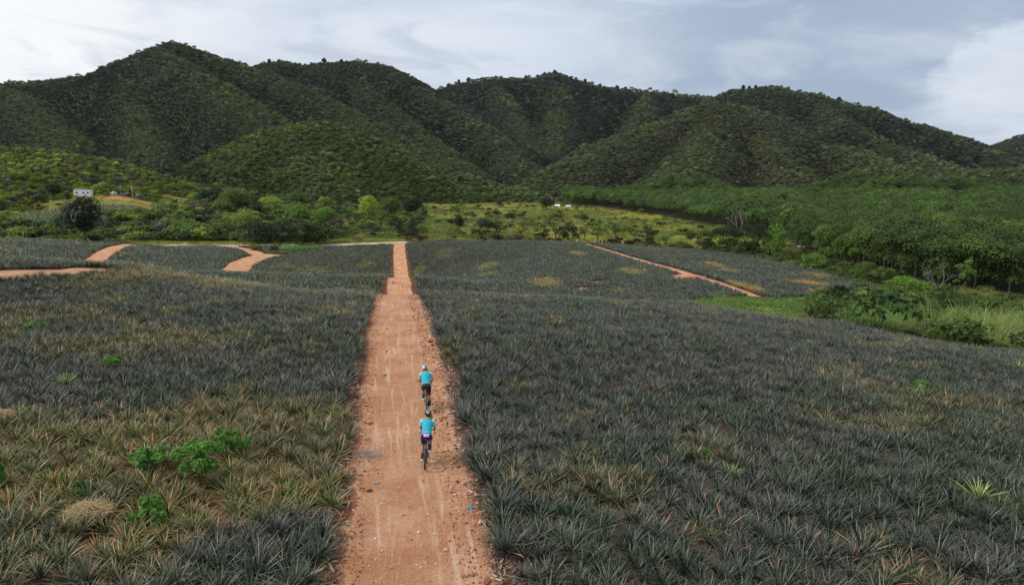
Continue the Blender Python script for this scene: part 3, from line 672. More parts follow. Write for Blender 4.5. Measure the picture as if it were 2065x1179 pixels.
e_ = 2.0; gxn = (ground_h(hx+e_, hy)-ground_h(hx-e_, hy))/(2*e_); gyn = (ground_h(hx, hy+e_)-ground_h(hx, hy-e_))/(2*e_)
facing = (gxn*hx+gyn*hy)/np.hypot(hx, hy)                                 # >0 rises away from the camera
vis = facing > -.28+.10*0
cabin_gap = ((hx-W(225, 395, 350)[0])/36)**2+((hy-348)/22)**2 < 1
k = (ht >= 0) & vis & ~hill_field(hx, hy) & ~cabin_gap & (hy > np.where(ht == 5, np.interp(hx/hy, [U(-200), U(0), U(100), U(190), U(300), U(400)], [300, 311, 332, 356, 360, 350]), 300))
hx, hy, hz, ht, hd = hx[k], hy[k], hz[k], ht[k], hd[k]; n = len(hx)
TC = np.array([1.22, 1.05, 1.42, 1.15, 1.3, 1.15])[:, None]*np.array([[.037, .056, .034], [.029, .047, .035], [.047, .061, .036], [.042, .066, .028], [.066, .100, .024], [.145, .185, .028]])
c = TC[ht]
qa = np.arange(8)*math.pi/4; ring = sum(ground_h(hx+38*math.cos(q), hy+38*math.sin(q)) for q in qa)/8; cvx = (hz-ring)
c = c*np.clip(1.0+.11*cvx, .5, 1.7)[:, None]; crest = np.exp(-(hd/34.0)**2)[:, None]*(.35+.9*fbm(hx/30, hy/30, 3, 5))[:, None]  # convexity term puts relief shading into the tint: gullies darker, rises lighter
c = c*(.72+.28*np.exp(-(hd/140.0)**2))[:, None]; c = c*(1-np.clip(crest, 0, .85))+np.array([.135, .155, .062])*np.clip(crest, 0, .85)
nn = fbm(hx/60, hy/60, 4, 6)[:, None]; c = c*(.72+.6*nn); br = (r.random(n) < .12)[:, None]; c = np.where(br, np.array([.085, .078, .055])*(.6+.6*r.random((n, 1))), c)
lm = (r.random(n) < .10)[:, None]; c = np.where(lm, c*np.array([1.5, 1.7, 1.2]), c); gy_ = (r.random(n) < .06)[:, None]; c = np.where(gy_, np.array([.14, .14, .11]), c)
c = np.clip(c*(1+r.normal(size=(n, 1))*.28), .006, .5)
sz = .92*r.lognormal(0, .24, n)*np.where(hy < 520, 3.0, np.where(hy < 900, 3.3, np.where(hy < 1400, 4.4, 6.8)))
scl = np.stack([sz, sz, sz*r.uniform(.7, 1.0, n)], 1)
print('forest', n)
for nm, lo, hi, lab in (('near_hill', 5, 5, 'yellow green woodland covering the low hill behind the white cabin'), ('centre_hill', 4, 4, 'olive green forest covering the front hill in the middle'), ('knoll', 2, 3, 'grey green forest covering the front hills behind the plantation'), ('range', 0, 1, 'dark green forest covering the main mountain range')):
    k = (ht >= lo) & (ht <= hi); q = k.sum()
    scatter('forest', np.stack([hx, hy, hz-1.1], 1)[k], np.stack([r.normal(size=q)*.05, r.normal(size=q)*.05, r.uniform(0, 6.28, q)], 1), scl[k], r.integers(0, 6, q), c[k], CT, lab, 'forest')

# ---------------------------------------------------------------- lowland behind the fields
r = np.random.default_rng(31)
def tuft(seed, n, h, spread, wd, lean=.5):
    q = np.random.default_rng(seed); V = []; F = []; K = []; b0 = 0
    for i in range(n):
        a = q.uniform(0, 6.283); rr = spread*math.sqrt(q.random()); p = np.array([rr*math.cos(a), rr*math.sin(a), 0.]); d = q.uniform(0, 6.283); ln = lean*q.uniform(.2, 1.3); hh = h*q.uniform(.6, 1.15)
        da = np.array([math.cos(d), math.sin(d), 0]); sd_ = np.array([-math.sin(d), math.cos(d), 0]); k = q.random()
        for s in range(4):
            t = s/3; c_ = p+da*ln*hh*t*t+np.array([0, 0, hh*(t-.22*ln*t*t*2)]); ww = wd*(1-.85*t)*.5; V += [c_+sd_*ww, c_-sd_*ww]; K += [k]*2
        for s in range(3): o = b0+2*s; F.append((o, o+1, o+3, o+2))
        b0 += 8
    return np.array(V), np.array(F), np.array(K)
G_ = lambda v, m=M_GRASS: (v[0], v[1], m, v[2])
TU = proto_collection('grass_tuft', [fast_mesh('grass_tuft_%d' % i, *G_(tuft(300+i, 34, 1.0, .9, .10))) for i in range(3)])
CANE = proto_collection('cane_clump', [fast_mesh('cane_clump_%d' % i, *G_(tuft(320+i, 95, 2.3, 1.0, .055, [.8, 1.3, 1.0][i]))) for i in range(3)])
def shrub_mesh(seed, w_, h_, n, size, k=9, mat=None):
    q = np.random.default_rng(seed); return fast_mesh('shrub_leaves', *G_(leaf_cloud(q, crown_lobes(q, w_, h_, 0.0, k, .8, .42), n, size, .5, .6), mat or M_LEAF))
BU = proto_collection('scrub_bush', [shrub_mesh(340+i, 1.0, [.7, .9, .6, .8][i], 260, .13) for i in range(4)])

# grass over the plain
gx1, gy1 = jgrid(-520, 560, 212, 640, 1.9, 2.1, .48, 0, 41); k = in_view(gx1, gy1) ; gx1, gy1 = gx1[k], gy1[k]
k = ~in_field(gx1, gy1) & off_track(gx1, gy1, .5) & ~in_plant(gx1, gy1, 2) & ~hill_field(gx1, gy1) & (r.random(len(gx1)) < np.where(gy1 < 330, 1.0, .55)); gx1, gy1 = gx1[k], gy1[k]
gz1, gt1, _ = ground_h(gx1, gy1, True); pd = ((gx1-W(225, 395, 350)[0])/15)**2+((gy1-363)/4.5)**2
k = ((gt1 < 0) | (gy1 < 366)) & ~((pd < .9) & (r.random(len(gx1)) < .85)); gx1, gy1, gz1 = gx1[k], gy1[k], gz1[k]; n = len(gx1)
def plain_tint(x, y, n, r):
    n1 = fbm(x/18, y/18, 4, 101); n2 = fbm(x/45, y/45, 3, 102)
    c = np.array([.18, .23, .044])*np.ones((n, 3)); yy_ = sstep(n1, .44, .60)[:, None]; c = c*(1-yy_)+np.array([.40, .40, .075])*yy_
    gg = sstep(n2, .50, .66)[:, None]*.7; c = c*(1-gg)+np.array([.085, .15, .03])*gg
    for (px, py, ym, rx, ry, cc, wt) in ((335, 468, 200, 15, 10, (.36, .33, .06), .9), (740, 475, 215, 20, 12, (.34, .30, .06), .8), (1370, 460, 220, 24, 30, (.26, .30, .05), .8), (1040, 430, 230, 60, 40, (.24, .27, .06), .7), (60, 425, 230, 22, 10, (.40, .40, .12), .9), (1540, 470, 220, 18, 14, (.25, .17, .08), .8), (950, 405, 300, 40, 40, (.24, .23, .09), .6), (1330, 485, 210, 14, 8, (.17, .27, .06), .7)):
        a, b_, _ = hit(px, py, ym, 700); d = np.sqrt(((x-a)/rx)**2+((y-b_)/ry)**2)+(n1-.5)*1.2; w_ = (wt*(1-sstep(d, .4, 1.2)))[:, None]; c = c*(1-w_)+np.array(cc)*w_
    rim = (1-sstep(y-np.interp(x/y, _fu, _fy), 6, 14))*(x/y > U(820)); w_ = rim[:, None]*.8; c = c*(1-w_)+np.array([.13, .085, .045])*w_
    bn = (r.random(n) < .10)[:, None]; c = np.where(bn, np.array([.24, .17, .09]), c)
    return np.clip(c*(1+r.normal(size=(n, 1))*.2), .01, .8)
gt_ = plain_tint(gx1, gy1, n, r); s_ = r.uniform(.7, 1.5, n)
scatter('grass', np.stack([gx1, gy1, gz1-.05], 1), np.stack([r.normal(size=n)*.05, r.normal(size=n)*.05, r.uniform(0, 6.28, n)], 1), np.stack([s_*1.1, s_*1.1, s_*.85], 1), r.integers(0, 3, n), gt_, TU, 'yellow green wild grass covering the flat land behind the pineapple fields', 'grass')
# grey-green rows of the hillside field
ax, ay = jgrid(-330, -120, 265, 360, 1.9, 1.6, .4, .1, 43); k = hill_field(ax, ay); ax, ay = ax[k], ay[k]; n = len(ax)
scatter('pineapple_field', np.stack([ax, ay, ground_h(ax, ay)], 1), np.stack([ax*0, ax*0, r.uniform(0, 6.28, n)], 1), np.repeat(r.uniform(1.5, 2.2, n)[:, None], 3, 1), r.integers(0, 3, n), vary((.085, .125, .085), n, r), CF, 'small pale pineapple field on the slope below the white cabin', 'pineapple field', np.full(n, .02))
# scrub bushes: how thick they stand depends on the place
sx, sy = jgrid(-520, 520, 205, 620, 2.6, 2.6, .5, 0, 45); u = sx/sy; k = (np.abs(u) < .82) & ~in_field(sx, sy) & off_track(sx, sy, 1.5) & ~in_plant(sx, sy, 1) & ~hill_field(sx, sy); sx, sy = sx[k], sy[k]; u = sx/sy
n1 = fbm(sx/12, sy/12, 4, 111)
dens = np.full(len(sx), .035)
dens = np.where((u < U(420)) & (sy > 226) & (sy < np.interp(u, [U(0), U(250), U(400)], [262, 290, 330])), .75, dens)          # thicket below the small field
dens = np.where((u < U(190)) & (sy > 226), np.where(sy < 248, .5, .06), dens)
dens = np.where((u > U(390)) & (u < U(680)) & (sy > 224), .55, dens)
dens = np.where((u > U(680)) & (u < U(860)) & (sy > 262), .30, dens)
dens = np.where((u >= U(860)) & (u < U(1130)) & (sy > 262) & (sy < 360), .08, dens)
dens = np.where((u >= U(820)) & (u < U(1440)) & (sy-np.interp(u, _fu, _fy) < 12), .30, dens)
dens = np.where((sy > 215) & (u < U(420)) & (sy < 226), .12, dens)
dens = np.where((u > U(240)) & (u < U(420)) & (sy > 208) & (sy < 236), .05, dens)
dens = np.where((u > U(660)) & (u < U(800)) & (sy < 250), .03, dens)
dens = dens*np.clip(.25+2.2*sstep(n1, .35, .62), 0, 1.6)
sz_, st_, _ = ground_h(sx, sy, True); pd = ((sx-W(225, 395, 350)[0])/34)**2+((sy-350)/16)**2
k = (r.random(len(sx)) < dens) & ((st_ < 0) | (sy < 352)) & (pd > 1); sx, sy, sz_, u = sx[k], sy[k], sz_[k], u[k]; n = len(sx)
n1 = fbm(sx/16, sy/16, 3, 112)[:, None]
c = np.array([.115, .165, .034])*(.7+.8*n1); lime_ = (r.random(n) < .22)[:, None]; c = np.where(lime_, np.array([.22, .30, .045]), c); dk = (r.random(n) < .3)[:, None]; c = np.where(dk, np.array([.035, .058, .02]), c)
rb = ((u >= U(820)) & (u < U(1440)) & (sy-np.interp(u, _fu, _fy) < 12) & (r.random(n) < .65))[:, None]; c = np.where(rb, np.array([.085, .060, .038])*(.6+.8*r.random((n, 1))), c)
gy3 = (r.random(n) < .07)[:, None]; c = np.where(gy3, np.array([.15, .125, .09]), c)
s_ = r.lognormal(0, .3, n)*np.where(u < U(680), 5.4, 3.0)
scatter('scrub', np.stack([sx, sy, sz_-.2], 1), np.stack([sx*0, sx*0, r.uniform(0, 6.28, n)], 1), np.stack([s_, s_, s_*r.uniform(.7, 1.1, n)], 1), r.integers(0, 4, n), np.clip(c*(1+r.normal(size=(n, 1))*.2), .01, .5), BU, 'tangled green and brown scrub scattered over the grassland before the hills', 'scrub')
print('grass', len(gx1), 'scrub', n)

# the damp hollow on the right: cane, weeds and bright grass between the two fields
hx_, hy_ = jgrid(15, 190, 40, 205, .95, .95, .48, 0, 47); u = hx_/hy_
lo = np.interp(u, _gu, _gy)+.5; k = (u > U(1370)) & (u < .86) & (hy_ > lo) & ~in_field(hx_, hy_) & ~in_plant(hx_, hy_, -1) & (hy_ < 210) & off_track(hx_, hy_, .3); hx_, hy_, u = hx_[k], hy_[k], u[k]
lo = np.interp(u, _gu, _gy)+.5; hz_ = ground_h(hx_, hy_); below = hy_ < np.interp(u, _hu, _h1)+3; n = len(hx_)
n1 = fbm(hx_/7, hy_/7, 4, 121); n2 = fbm(hx_/3, hy_/3, 3, 122)
c = np.array([.10, .15, .035])*(.7+.6*n2[:, None])
ltg = ((u < U(1640)) & below)[:, None]; c = np.where(ltg, np.array([.12, .22, .05])*(.8+.4*n2[:, None]), c)
yb = sstep(n1, .50, .62)[:, None]*.75; yb = np.where(ltg, yb*.15, yb); c = c*(1-yb)+np.array([.27, .255, .08])*yb
hgt = np.where((u < U(1640)) & below, .55, np.where(below, 1.3, .95))*(.6+.8*n1)
tall = (r.random(len(hx_)) < .75) & below & (u > U(1745)) & (hy_ > lo+5) & (hy_ < lo+34)
edge_low = below & (u > U(1830)) & (hy_ < lo+5)
c = np.where(edge_low[:, None], np.array([.15, .20, .035])*(.7+.7*n2[:, None]), c); hgt = np.where(edge_low, .45, hgt)
kk = ~tall; q = kk.sum(); s_ = r.uniform(.75, 1.25, q)
scatter('grass', np.stack([hx_, hy_, hz_-.05], 1)[kk], np.stack([r.normal(size=q)*.08, r.normal(size=q)*.08, r.uniform(0, 6.28, q)], 1), np.stack([s_*.85, s_*.85, s_*hgt[kk]], 1), r.integers(0, 3, q), np.clip(c[kk]*(1+r.normal(size=(q, 1))*.18), .01, .7), TU, 'bright green grass in the hollow between the two right hand fields', 'grass')
cx1, cy1 = hx_[tall], hy_[tall]; q = len(cx1); uu = cx1/cy1
c = np.array([.11, .19, .042])*(.6+.8*n2[tall][:, None]); yb = (sstep(n1[tall], .44, .58)*np.where(uu > U(1960), .6, .22))[:, None]; c = c*(1-yb)+np.array([.27, .31, .09])*yb
bn = (r.random(q) < .20)[:, None]; c = np.where(bn, np.array([.28, .19, .10]), c)
s_ = np.where(bn[:, 0], .7, 1.0)*r.uniform(.6, 1.35, q)*np.where(uu > U(1900), 1.35, 1.05)*(.45+1.1*n1[tall])
scatter('tall_grass', np.stack([cx1, cy1, hz_[tall]-.1], 1), np.stack([r.normal(size=q)*.12, r.normal(size=q)*.12, r.uniform(0, 6.28, q)], 1), np.repeat(s_[:, None], 3, 1), r.integers(0, 3, q), np.clip(c*(1+r.normal(size=(q, 1))*.15), .01, .7), CANE, 'tall arching cane grass with yellow tops beside the right field edge', 'tall grass')
k = (r.random(len(hx_)) < np.where(below, np.where(u > U(1660), .17, .0), .20)); bx, by = hx_[k], hy_[k]; q = len(bx); s_ = r.lognormal(0, .3, q)*1.9
scatter('weeds', np.stack([bx, by, hz_[k]-.1], 1), np.stack([bx*0, bx*0, r.uniform(0, 6.28, q)], 1), np.stack([s_, s_, s_*.9], 1), r.integers(0, 4, q), np.clip(vary((.075, .13, .03), q, r, .3), .01, .5), BU, 'leafy green weeds growing along the foot of the plantation', 'weeds')

# ---------------------------------------------------------------- rubber plantation
rr_ = random.Random(5)
RC = []; RT = []
for i in range(6):
    q = np.random.default_rng(400+i); lb = crown_lobes(q, 7.2, 8.6, 2.7, 16, .9, .34); lb += [(math.cos(a)*2.3, math.sin(a)*2.3, q.uniform(2.2, 5.5), 1.2, 1.2, 1.1) for a in q.uniform(0, 6.28, 8)]; RC.append(fast_mesh('crown', *G_(leaf_cloud(q, lb, 1900, .46, .5, .85, 1.0, .25), M_LEAF)))
    RT.append(bm_mesh(trunk_bm(rr_, 11.0, .17, 6, 2.0, 5, .02), 'trunk', M_BARK))
FR_ = []
for i in range(4):
    q = np.random.default_rng(420+i); lb = crown_lobes(q, 7.2, 9.2, 2.0, 14, .9, .35); v, f, kv = leaf_cloud(q, lb, 560, .78, .5, .85, 1.0, .22)
    tv = np.array([(-.15, 0, -.2), (.15, 0, -.2), (.12, 0, 7), (-.12, 0, 7), (0, -.15, -.2), (0, .15, -.2), (0, .12, 7), (0, -.12, 7)]); nf = len(v)
    me = fast_mesh('plantation_tree_far_%d' % i, np.concatenate([v, tv]), np.concatenate([f, [[nf, nf+1, nf+2, nf+3], [nf+4, nf+5, nf+6, nf+7]]]), M_LEAF, np.concatenate([kv, np.zeros(8)])); me.materials.append(M_BARK)
    me.polygons[len(f)].material_index = 1; me.polygons[len(f)+1].material_index = 1; FR_.append(me)
CR = proto_collection('plantation_tree_far', FR_)
px_, py_ = jgrid(-330, 700, -60, 900, 6.4, 4.9, .20, -.42, 51); k = in_plant(px_, py_, 2.5) & (px_/py_ < .84) & (r.random(len(px_)) > .03); px_, py_ = px_[k], py_[k]; pz_, pt_, _ = ground_h(px_, py_, True)
k = (pt_ < 0) | (pz_ < -6); px_, py_, pz_ = px_[k], py_[k], pz_[k]; n = len(px_)
c = np.array([.084, .145, .032])*(.6+.8*fbm(px_/25, py_/25, 3, 131))[:, None]*np.ones((n, 3)); br = (r.random(n) < .14)[:, None]; c = np.where(br, c*np.array([1.45, 1.35, 1.0]), c); c = np.clip(c*(1+r.normal(size=(n, 1))*.2), .01, .5)
ord_ = np.argsort(np.where(np.abs(px_) < .765*py_, py_, 1e9))[:300]; solo = np.zeros(n, bool); solo[ord_] = True
m_ = ~solo; q = m_.sum(); s_ = r.uniform(.78, 1.12, n)*(.72+.56*fbm(px_/14, py_/14, 3, 133))*np.where(py_ > 330, .92, 1.06)
scatter('plantation_trees', np.stack([px_, py_, pz_], 1)[m_], np.stack([r.normal(size=q)*.03, r.normal(size=q)*.03, r.uniform(0, 6.28, q)], 1), np.repeat(s_[m_][:, None], 3, 1), r.integers(0, 4, q), c[m_], CR, 'even green plantation woodland stretching away to the foot of the hills', 'plantation')
for j, i in enumerate(ord_):
    t_ = empty('plantation_tree', (px_[i], py_[i], pz_[i]), float(r.uniform(0, 6.28))); t_.scale = (float(s_[i]),)*3; k_ = int(r.integers(0, 6))
    cr = link('crown', RC[k_], t_); cr['tint'] = [float(v) for v in c[i]]; link('trunk', RT[k_], t_)
    row_ = py_[i] < np.interp(px_[i]/py_[i], _pu, _py)+9; yl_ = c[i][0] > .098
    lk = 'yellow green' if yl_ else 'mid green'; pl_ = 'in the front row of the block on the right' if row_ else 'behind the front row on the right'
    tag(t_, 'plantation tree with %s crown %s' % (lk, pl_), 'tree', '%s plantation trees %s' % (lk, 'in the front row' if row_ else 'behind the front row'))
print('plantation', n)

# ---------------------------------------------------------------- trees and bushes one can tell apart
def make_tree(name, seed, x, y, hgt, wid, tint, label, group=None, cat='tree', style='round', leaf=None, z=None):
    q = np.random.default_rng(seed); rg = random.Random(seed); z = gh(x, y) if z is None else z
    t_ = tag(empty(name, (x, y, z), 0), label, cat, group); dist_ = math.hypot(x, y); lf = leaf or max(.18, min(1.0, dist_*.0022)); nl = int(min(5200, 3.2*wid*hgt/(lf*lf)*1.2+250))
    if style == 'round':
        zb, ch = hgt*.15, hgt*.85; lb = [(0, 0, zb+ch*.5, wid*.36, wid*.36, ch*.38)]; nl = int(nl*1.7)
        for i in range(20):
            a = i*2.39996+q.uniform(-.3, .3); zz = 1-2*(i+.5)/20; rr = math.sqrt(1-zz*zz)*q.uniform(.75, 1.0); s = q.uniform(.12, .20); lb.append((rr*math.cos(a)*wid*.34, rr*math.sin(a)*wid*.34, zb+ch*(.5+.34*zz*q.uniform(.8, 1.05)), wid*s, wid*s, min(wid, ch)*s))
    elif style == 'bush': zb, ch = 0, hgt; nl = int(nl*1.6); lb = crown_lobes(q, wid, ch, 0, 12, .85, .36); lb += [(q.uniform(-.4, .4)*wid, q.uniform(-.3, .3)*wid, hgt*.22, wid*.2, wid*.2, hgt*.24) for _ in range(5)]
    elif style == 'airy': zb, ch = hgt*.22, hgt*.78; lb = [(q.normal()*wid*.24, q.normal()*wid*.24, zb+ch*q.uniform(.1, .95), wid*.13, wid*.13, ch*.10) for _ in range(16)]; nl = int(nl*.55)
    elif style == 'umbrella': zb = hgt*.55; ch = hgt*.4; lb = [(q.normal()*wid*.26, q.normal()*wid*.26, zb+ch*q.uniform(.3, .8), wid*.19, wid*.19, ch*.25) for _ in range(12)]
    elif style == 'column': zb, ch = hgt*.08, hgt*.92; lb = [(q.normal()*wid*.14, q.normal()*wid*.14, zb+ch*(i+.5)/9, wid*.36, wid*.36, ch*.13) for i in range(9)]
    if style != 'bare':
        v, f, kv = leaf_cloud(q, lb, nl, lf, .5, .55 if style == 'airy' else .65); cr = link('foliage' if style == 'bush' else 'crown', fast_mesh('crown', v, f, M_LEAF, kv), t_); cr['tint'] = list(tint)
    mb = MB()
    if style == 'bush':
        for i in range(5): a = i*1.3; mb.tube([(0.1*math.cos(a), .1*math.sin(a), -.2), (wid*.16*math.cos(a), wid*.16*math.sin(a), hgt*.5)], [.06, .025], 5)
        mb.build('stem', M_BARK, t_)
    elif style == 'bare':
        dead_branches(mb, rg, hgt, wid); mb.build('trunk', M_DEAD, t_)
    else: trunk_bm(rg, hgt*.92, max(.07, hgt*.022), hgt*.5, wid*.33, 6, .04, mb); mb.build('trunk', M_BARK, t_)
    return t_
def dead_branches(mb, rg, hgt, wid, stems=2, z0=-.2, r0=None):
    r0 = r0 or hgt*.012
    def grow(p, d, L, rad, dep):
        m_ = p+d*L*.5+Vector((rg.uniform(-1, 1), rg.uniform(-1, 1), rg.uniform(-1, 1)))*L*.07; e = p+d*L
        mb.tube([p, m_, e], [rad, rad*.8, rad*.5], 5, False)
        if dep > 0:
            for k in range(3):
                nd = (d+Vector((rg.uniform(-1, 1)*wid/hgt*1.1, rg.uniform(-1, 1)*wid/hgt*1.1, rg.uniform(-.15, .6)))*.8).normalized(); grow(m_.lerp(e, rg.uniform(.1, 1)), nd, L*rg.uniform(.5, .75), rad*.5, dep-1)
    for i in range(stems): a = i*math.pi+rg.uniform(-.5, .5); grow(Vector((.1*math.cos(a), .1*math.sin(a), z0)), Vector((math.cos(a)*.35*wid/hgt, math.sin(a)*.35*wid/hgt, 1)).normalized(), hgt*.42, r0, 4)
DG, MG, FG, LG, OG = (.036, .062, .020), (.105, .165, .034), (.14, .26, .04), (.33, .45, .05), (.155, .18, .036)
VEG = [ # photo column, foot row, height px, width px, nearest distance, colour, style, name, label
 (478,434,54,80,230,MG,'round','broad_tree','large round leafy tree rising highest among the thickets left of centre'),
 (450,440,38,46,230,OG,'round','broad_tree','olive tree at the left foot of the large round tree'),
 (515,446,36,44,230,DG,'round','dark_tree','dark tree at the right foot of the large round tree'),
 (523,497,44,58,214,DG,'bush','dark_bush','dark dense bush at the left end of the row above the concrete road'),
 (565,497,46,60,214,DG,'bush','dark_bush','dark dense bush in the middle of the row above the concrete road'),
 (610,497,47,64,214,(.032,.055,.018),'bush','dark_bush','widest dark bush above the concrete road, by the yellow grass'),
 (640,494,34,44,214,MG,'bush','green_bush','mid green bush where the dark row meets the yellow grass'),
 (400,488,36,50,208,MG,'bush','green_bush','green bush above the left end of the concrete road'),
 (362,484,34,44,206,FG,'bush','green_bush','fresh green bush right of the yellow grass patch on the left'),
 (450,486,40,56,212,OG,'bush','green_bush','olive bush above the fork of the red path'),
 (600,458,46,60,240,FG,'round','leafy_tree','fresh green tree behind the dark bushes, left one of two'),
 (655,462,44,56,240,FG,'round','leafy_tree','fresh green tree behind the dark bushes, right one of two'),
 (598,425,40,44,300,MG,'round','leafy_tree','mid green tree standing against the dark hill left of centre'),
 (548,428,30,44,300,LG,'bush','green_bush','pale green bush just right of the large round tree'),
 (700,452,36,40,240,MG,'airy','leafy_tree','thin airy tree left of the lime green tree'),
 (744,442,48,42,250,LG,'round','lime_tree','lime green rounded tree, brightest of all behind the fields'),
 (790,444,50,46,250,MG,'round','leafy_tree','mid green tree directly right of the lime green tree'),
 (830,440,46,52,260,DG,'round','dark_tree','dark broad tree left of the open grassland'),
 (806,478,34,16,226,DG,'column','dark_tree','narrow dark tree at the end of the concrete road, left of its pair'),
 (830,480,38,20,230,(.045,.045,.028),'column','dark_tree','narrow brownish dark tree at the end of the concrete road, right of its pair'),
 (885,478,28,26,234,OG,'bare','bare_shrub','leafless grey shrub left of the small round tree by the field crest'),
 (926,462,56,34,236,MG,'airy','leafy_tree','tall airy green tree above the small round tree'),
 (927,466,30,20,235,DG,'round','small_tree','small round tree with bare trunk at the field crest'),
 (944,476,26,24,234,OG,'bare','bare_shrub','leafless pale shrub between the small round tree and the dark bush'),
 (985,480,31,56,232,(.026,.048,.016),'bush','dark_bush','dark evergreen bush on the crest of the middle field'),
 (1030,474,44,30,236,OG,'bare','bare_tree','leafless tree with two forked stems behind the middle field'),
 (1052,480,24,26,234,OG,'airy','small_tree','thin greyish small tree right of the forked bare tree'),
 (1090,484,46,34,232,MG,'airy','leafy_tree','airy tree over the low dark bush behind the field crest'),
 (1090,485,14,24,230,DG,'bush','dark_bush','low dark bush on the crest, right of the forked bare tree'),
 (1120,486,52,36,232,(.07,.10,.035),'airy','leafy_tree','tall airy tree with pale stems near the white stakes'),
 (1146,487,34,34,230,(.05,.05,.03),'bush','brown_bush','brownish dark bush left of the white stakes'),
 (1178,488,42,32,228,MG,'airy','leafy_tree','airy green tree just left of the narrow red path top'),
 (1205,489,46,32,226,FG,'airy','leafy_tree','airy fresh green tree at the top of the narrow red path'),
 (1242,493,46,36,224,MG,'airy','leafy_tree','airy green tree just right of the narrow red path top'),
 (1102,424,26,32,330,DG,'round','dark_tree','dark tree left of the far white roofed shed'),
 (1180,400,20,40,480,FG,'round','leafy_tree','bright tree at the mouth of the valley'),
 (1305,496,40,24,220,(.04,.065,.02),'column','dark_tree','dark upright tree alone in the grass behind the right field'),
 (1289,484,20,18,225,OG,'bare','bare_shrub','leafless grey shrub beside the lone upright tree'),
 (1340,500,26,22,215,MG,'airy','small_tree','small airy tree right of the lone upright tree'),
 (1392,490,26,22,215,MG,'round','small_tree','small green tree left of the big dark bushes'),
 (1420,510,40,40,205,MG,'bush','green_bush','mid green bush at the left edge of the big dark bushes'),
 (1466,520,54,56,198,DG,'bush','dark_bush','big dark bush behind the right field, left of its neighbour'),
 (1520,523,60,58,190,(.035,.060,.018),'bush','dark_bush','biggest dark bush behind the right field'),
 (1562,521,66,46,185,FG,'bush','green_bush','tall bright green bush beside the biggest dark bush'),
 (1600,478,60,40,215,LG,'airy','leafy_tree','lime green airy tree against the plantation edge'),
 (1490,468,60,46,270,OG,'bare','bare_tree','pale leafless tree at the plantation edge, left one of two'),
 (1640,482,56,46,200,OG,'bare','bare_tree','pale leafless tree at the plantation edge, right one of two'),
 (1710,531,60,60,140,FG,'round','leafy_tree','leafy tree with orange new leaves on top before the plantation'),
 (1665,532,30,34,140,MG,'bush','green_bush','green bush left of the tree with orange top leaves'),
 (1825,600,38,62,95,(.19,.33,.045),'bush','round_bush','rounded bright green bush at the tip of the right field'),
 (1888,592,72,66,100,OG,'bare','bare_tree','wide leafless grey tree before the plantation, right of the rounded bush'),
 (1942,592,66,50,100,FG,'airy','leafy_tree','airy fresh green small tree right of the leafless grey tree'),
 (1780,575,34,40,110,MG,'bush','green_bush','green bush up the slope left of the rounded bright bush'),
 (1715,618,24,32,78,(.06,.085,.035),'bush','small_bush','small grey green bush in the grass at the right field tip'),
 (2000,668,40,60,46,MG,'bush','green_bush','mid green bush near the right edge below the cane grass'),
 (1925,655,30,56,48,OG,'bush','green_bush','olive bush at the brown foot of the cane grass'),
 (1850,650,44,60,50,(.075,.13,.03),'bush','green_bush','dark green bush among the cane grass, left part'),
 (1790,628,38,50,54,FG,'bush','green_bush','fresh green bush just left of the cane grass'),
 (1745,566,34,46,112,MG,'bush','green_bush','mid green bush along the plantation foot above the rounded bright bush'),
 (1640,545,30,44,120,FG,'bush','green_bush','fresh green bush between the big dark bushes and the plantation foot'),
 (1600,528,26,40,125,OG,'bush','green_bush','olive bush just right of the big dark bushes'),
 (2050,680,46,50,46,FG,'bush','green_bush','leafy green bush at the right edge below the cane grass'),
 (173,489,92,76,150,(.017,.030,.014),'round','lone_tree','tall dark mango like tree standing alone on the left field'),
 (193,490,13,24,148,(.035,.055,.02),'bush','small_bush','small dark bush at the foot of the lone dark tree'),
 (80,424,9,9,260,DG,'bush','small_bush','tiny dark bush in the pale grass left of the lone tree'),
 (6,432,30,16,260,MG,'round','small_tree','small green tree at the far left edge of the hillside field'),
 (30,478,36,60,200,MG,'airy','green_bush','feathery green thicket at the left edge behind the field'),
 (100,476,38,56,200,FG,'airy','green_bush','feathery fresh green thicket left of the lone dark tree'),
 (235,462,36,50,200,MG,'bush','green_bush','green bush just right of the lone dark tree'),
 (280,456,34,50,210,OG,'bush','green_bush','olive bush below the small slope field, left of its neighbour'),
 (335,452,38,54,215,MG,'bush','green_bush','mid green bush below the small slope field, right of its neighbour'),
 (110,402,34,32,330,DG,'round','dark_tree','dark round tree left of the white cabin'),
 (136,404,16,14,320,MG,'bush','small_bush','small green bush below the left end of the white cabin'),
 (272,400,24,38,330,OG,'umbrella','flat_tree','flat topped thin tree over the white and blue truck'),
]
LONE = None
for i, (px, py, hp, wp, ym, tint, sty, nm, lab) in enumerate(VEG):
    x, y, z = hit(px, py, ym, 700); dpt = y*CP+(H-z)*SP; hm_, wm = hp/FPX*dpt/.97*(1.2 if sty == 'bush' else 1.0), wp/FPX*dpt*1.1
    if nm == 'lone_tree': hm_ *= 1.03; wm *= 1.08
    o = make_tree(nm, 700+i, x, y, hm_, wm, tint, lab, None, 'bush' if ('bush' in nm or 'shrub' in nm) else 'tree', sty, z=z)
    if nm == 'lone_tree': LONE = o; LP = (x, y, z, hm_, wm)
# dead grey boughs showing through the lone tree
mb = MB(); rg = random.Random(4); dead_branches(mb, rg, LP[3]*.34, LP[4]*.55, 2, 0, .07); b_ = mb.build('dead_bough', M_DEAD, LONE); b_.location = (LP[4]*.08, -LP[4]*.46, LP[3]*.46)
